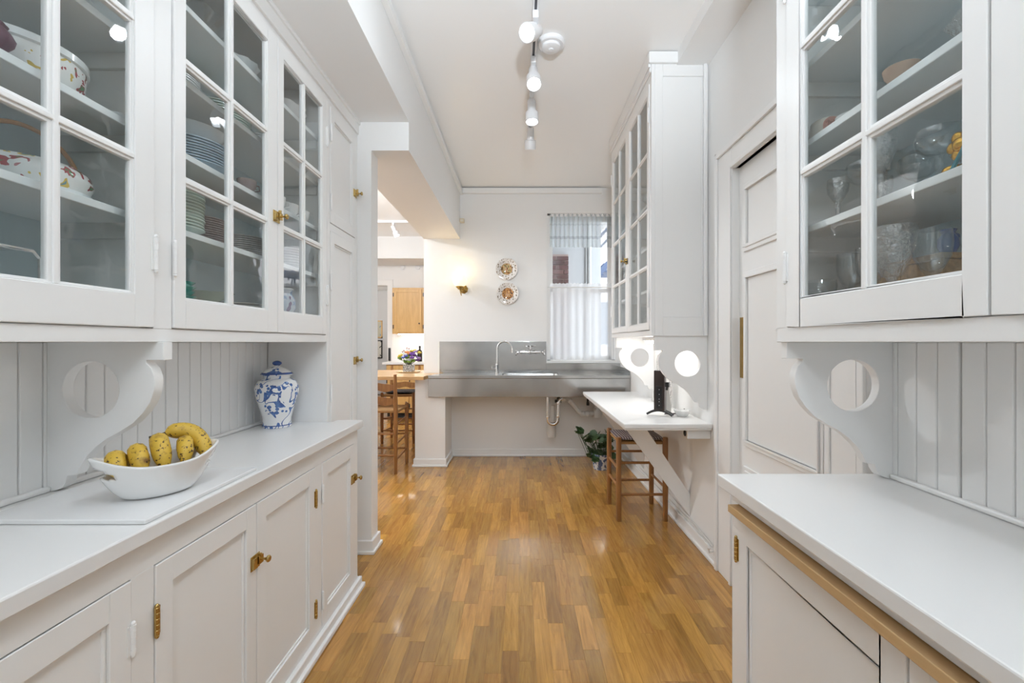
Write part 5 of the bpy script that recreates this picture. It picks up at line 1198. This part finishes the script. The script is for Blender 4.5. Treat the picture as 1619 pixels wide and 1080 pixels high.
P('bottle_body', MB().lathe([(0, 0), (.042, 0), (.045, .01), (.045, .17), (.035, .20), (.016, .22), (.015, .25), (0, .25)], 18), mat('dark_glass', (.02, .012, .008), .1), kbt, world=False)
P('bottle_cap', MB().lathe([(0, .2505), (.018, .2505), (.018, .285), (0, .285)], 14), BLACK, kbt, world=False)
ph = T('wall_phone', 'slim black telephone handset on the kitchen door casing', 'telephone', (-2.45, YK-.04, 1.0))
P('handset', MB().box(-2.475, -2.435, YK-.05, YK-.0205, 1.0, 1.24), BLACK, ph, bev=.006)
P('cord', MB().tube([(-2.45, YK-.035, 1.0), (-2.46, YK-.04, .9), (-2.45, YK-.035, .8)], .005, 6), BLACK, ph)
for k, x_ in enumerate((-2.21, -1.92)):
    wd = T('wall_disc', 'round white disc sensor on the wall above the maple cabinets', 'sensor', (x_, YK, 2.76), 0, 'round discs above the cabinets')
    P('disc', MB().lathe([(0, -.022), (.034, -.022), (.038, -.014), (.038, 0), (0, 0)], 24, (0,0,0), 'y'), LAMPW, wd, world=False)
    P('ring', MB().lathe([(.039, -.001), (.060, -.001), (.060, -.008), (.039, -.008)], 24, (0,0,0), 'y'), LAMPW, wd, world=False)
# kitchen track
kt = T('light_track', 'white kitchen ceiling track running crosswise beyond the beam', 'light track', (-2.2, 6.57, 3.13))
P('rail', MB().box(-3.6, -1.3, 6.553, 6.587, 3.145, ZC), LAMPW, kt, bev=.003)
head(6.57, (.45, .1, -1), 'white spot lamp on the kitchen track tilted down', 1.6, x=-1.90, z=3.135)
head(6.57, (-.3, -.2, -1), 'added unseen spot lamp on the kitchen track near the side wall', 1.6, x=-3.0, z=3.135)  # added head out of view, extra light for the kitchen
kg = T('fill_globe', 'added unseen opal globe on the kitchen ceiling', 'ceiling lamp', (-2.6, 4.6, ZC))  # added globe outside the frame that brightens the kitchen
P('canopy', MB().lathe([(0, 0), (.07, 0), (.065, -.03), (0, -.03)], 20), LAMPW, kg, world=False)
P('globe', MB().sphere((0, 0, -.12), .10, 20, 14), mat('fill_globe_opal', (1,1,1), .3, emit=(.95, .98, 1.0), estr=2.0), kg, world=False)
pl_ = bpy.data.lights.new('fill_globe_light', 'POINT'); pl_.energy = 130; pl_.shadow_soft_size = .12; pl_.color = (.92, .96, 1.0)
po = link(bpy.data.objects.new('fill_globe_light', pl_)); po.parent = kg; po.location = (0, 0, -.25)
hg = T('fill_globe', 'added unseen opal globe on the hallway ceiling', 'ceiling lamp', (-3.75, 9.9, 2.7))  # added globe kept out of view, fills the hallway with light
P('globe', MB().sphere((0, 0, -.10), .10, 20, 14).lathe([(0, 0), (.07, 0), (.065, -.03), (0, -.03)], 20), MATS['fill_globe_opal'], hg, world=False)
pl_ = bpy.data.lights.new('fill_globe_light', 'POINT'); pl_.energy = 25; pl_.shadow_soft_size = .12; pl_.color = (1, .95, .9)
po = link(bpy.data.objects.new('fill_globe_light', pl_)); po.parent = hg; po.location = (0, 0, -.23)
# hallway pictures
def picture(z0, z1, label, frame, cols):
    t = T('framed_picture', label, 'picture', (-3.5, 11.34, z0))
    x0, x1 = -3.85, -3.575
    P('frame', MB().box(x0, x1, 11.325, 11.349, z0, z0+.025).box(x0, x1, 11.325, 11.349, z1-.025, z1).box(x0, x0+.025, 11.325, 11.349, z0, z1).box(x1-.025, x1, 11.325, 11.349, z0, z1), frame, t)
    P('print', MB().box(x0+.02, x1-.02, 11.335, 11.345, z0+.02, z1-.02), patterned('print_'+t.name, None, cols, 9, .5), t)
picture(1.46, 1.91, 'pale wood framed picture with blue figures on the hallway wall', MAPLE, [(0, (.20, .28, .34)), (.42, (.48, .46, .36))])
picture(.93, 1.40, 'black framed picture below the pale one on the hallway wall', BLACK, [(0, (.08, .08, .08)), (.42, (.62, .60, .55))])
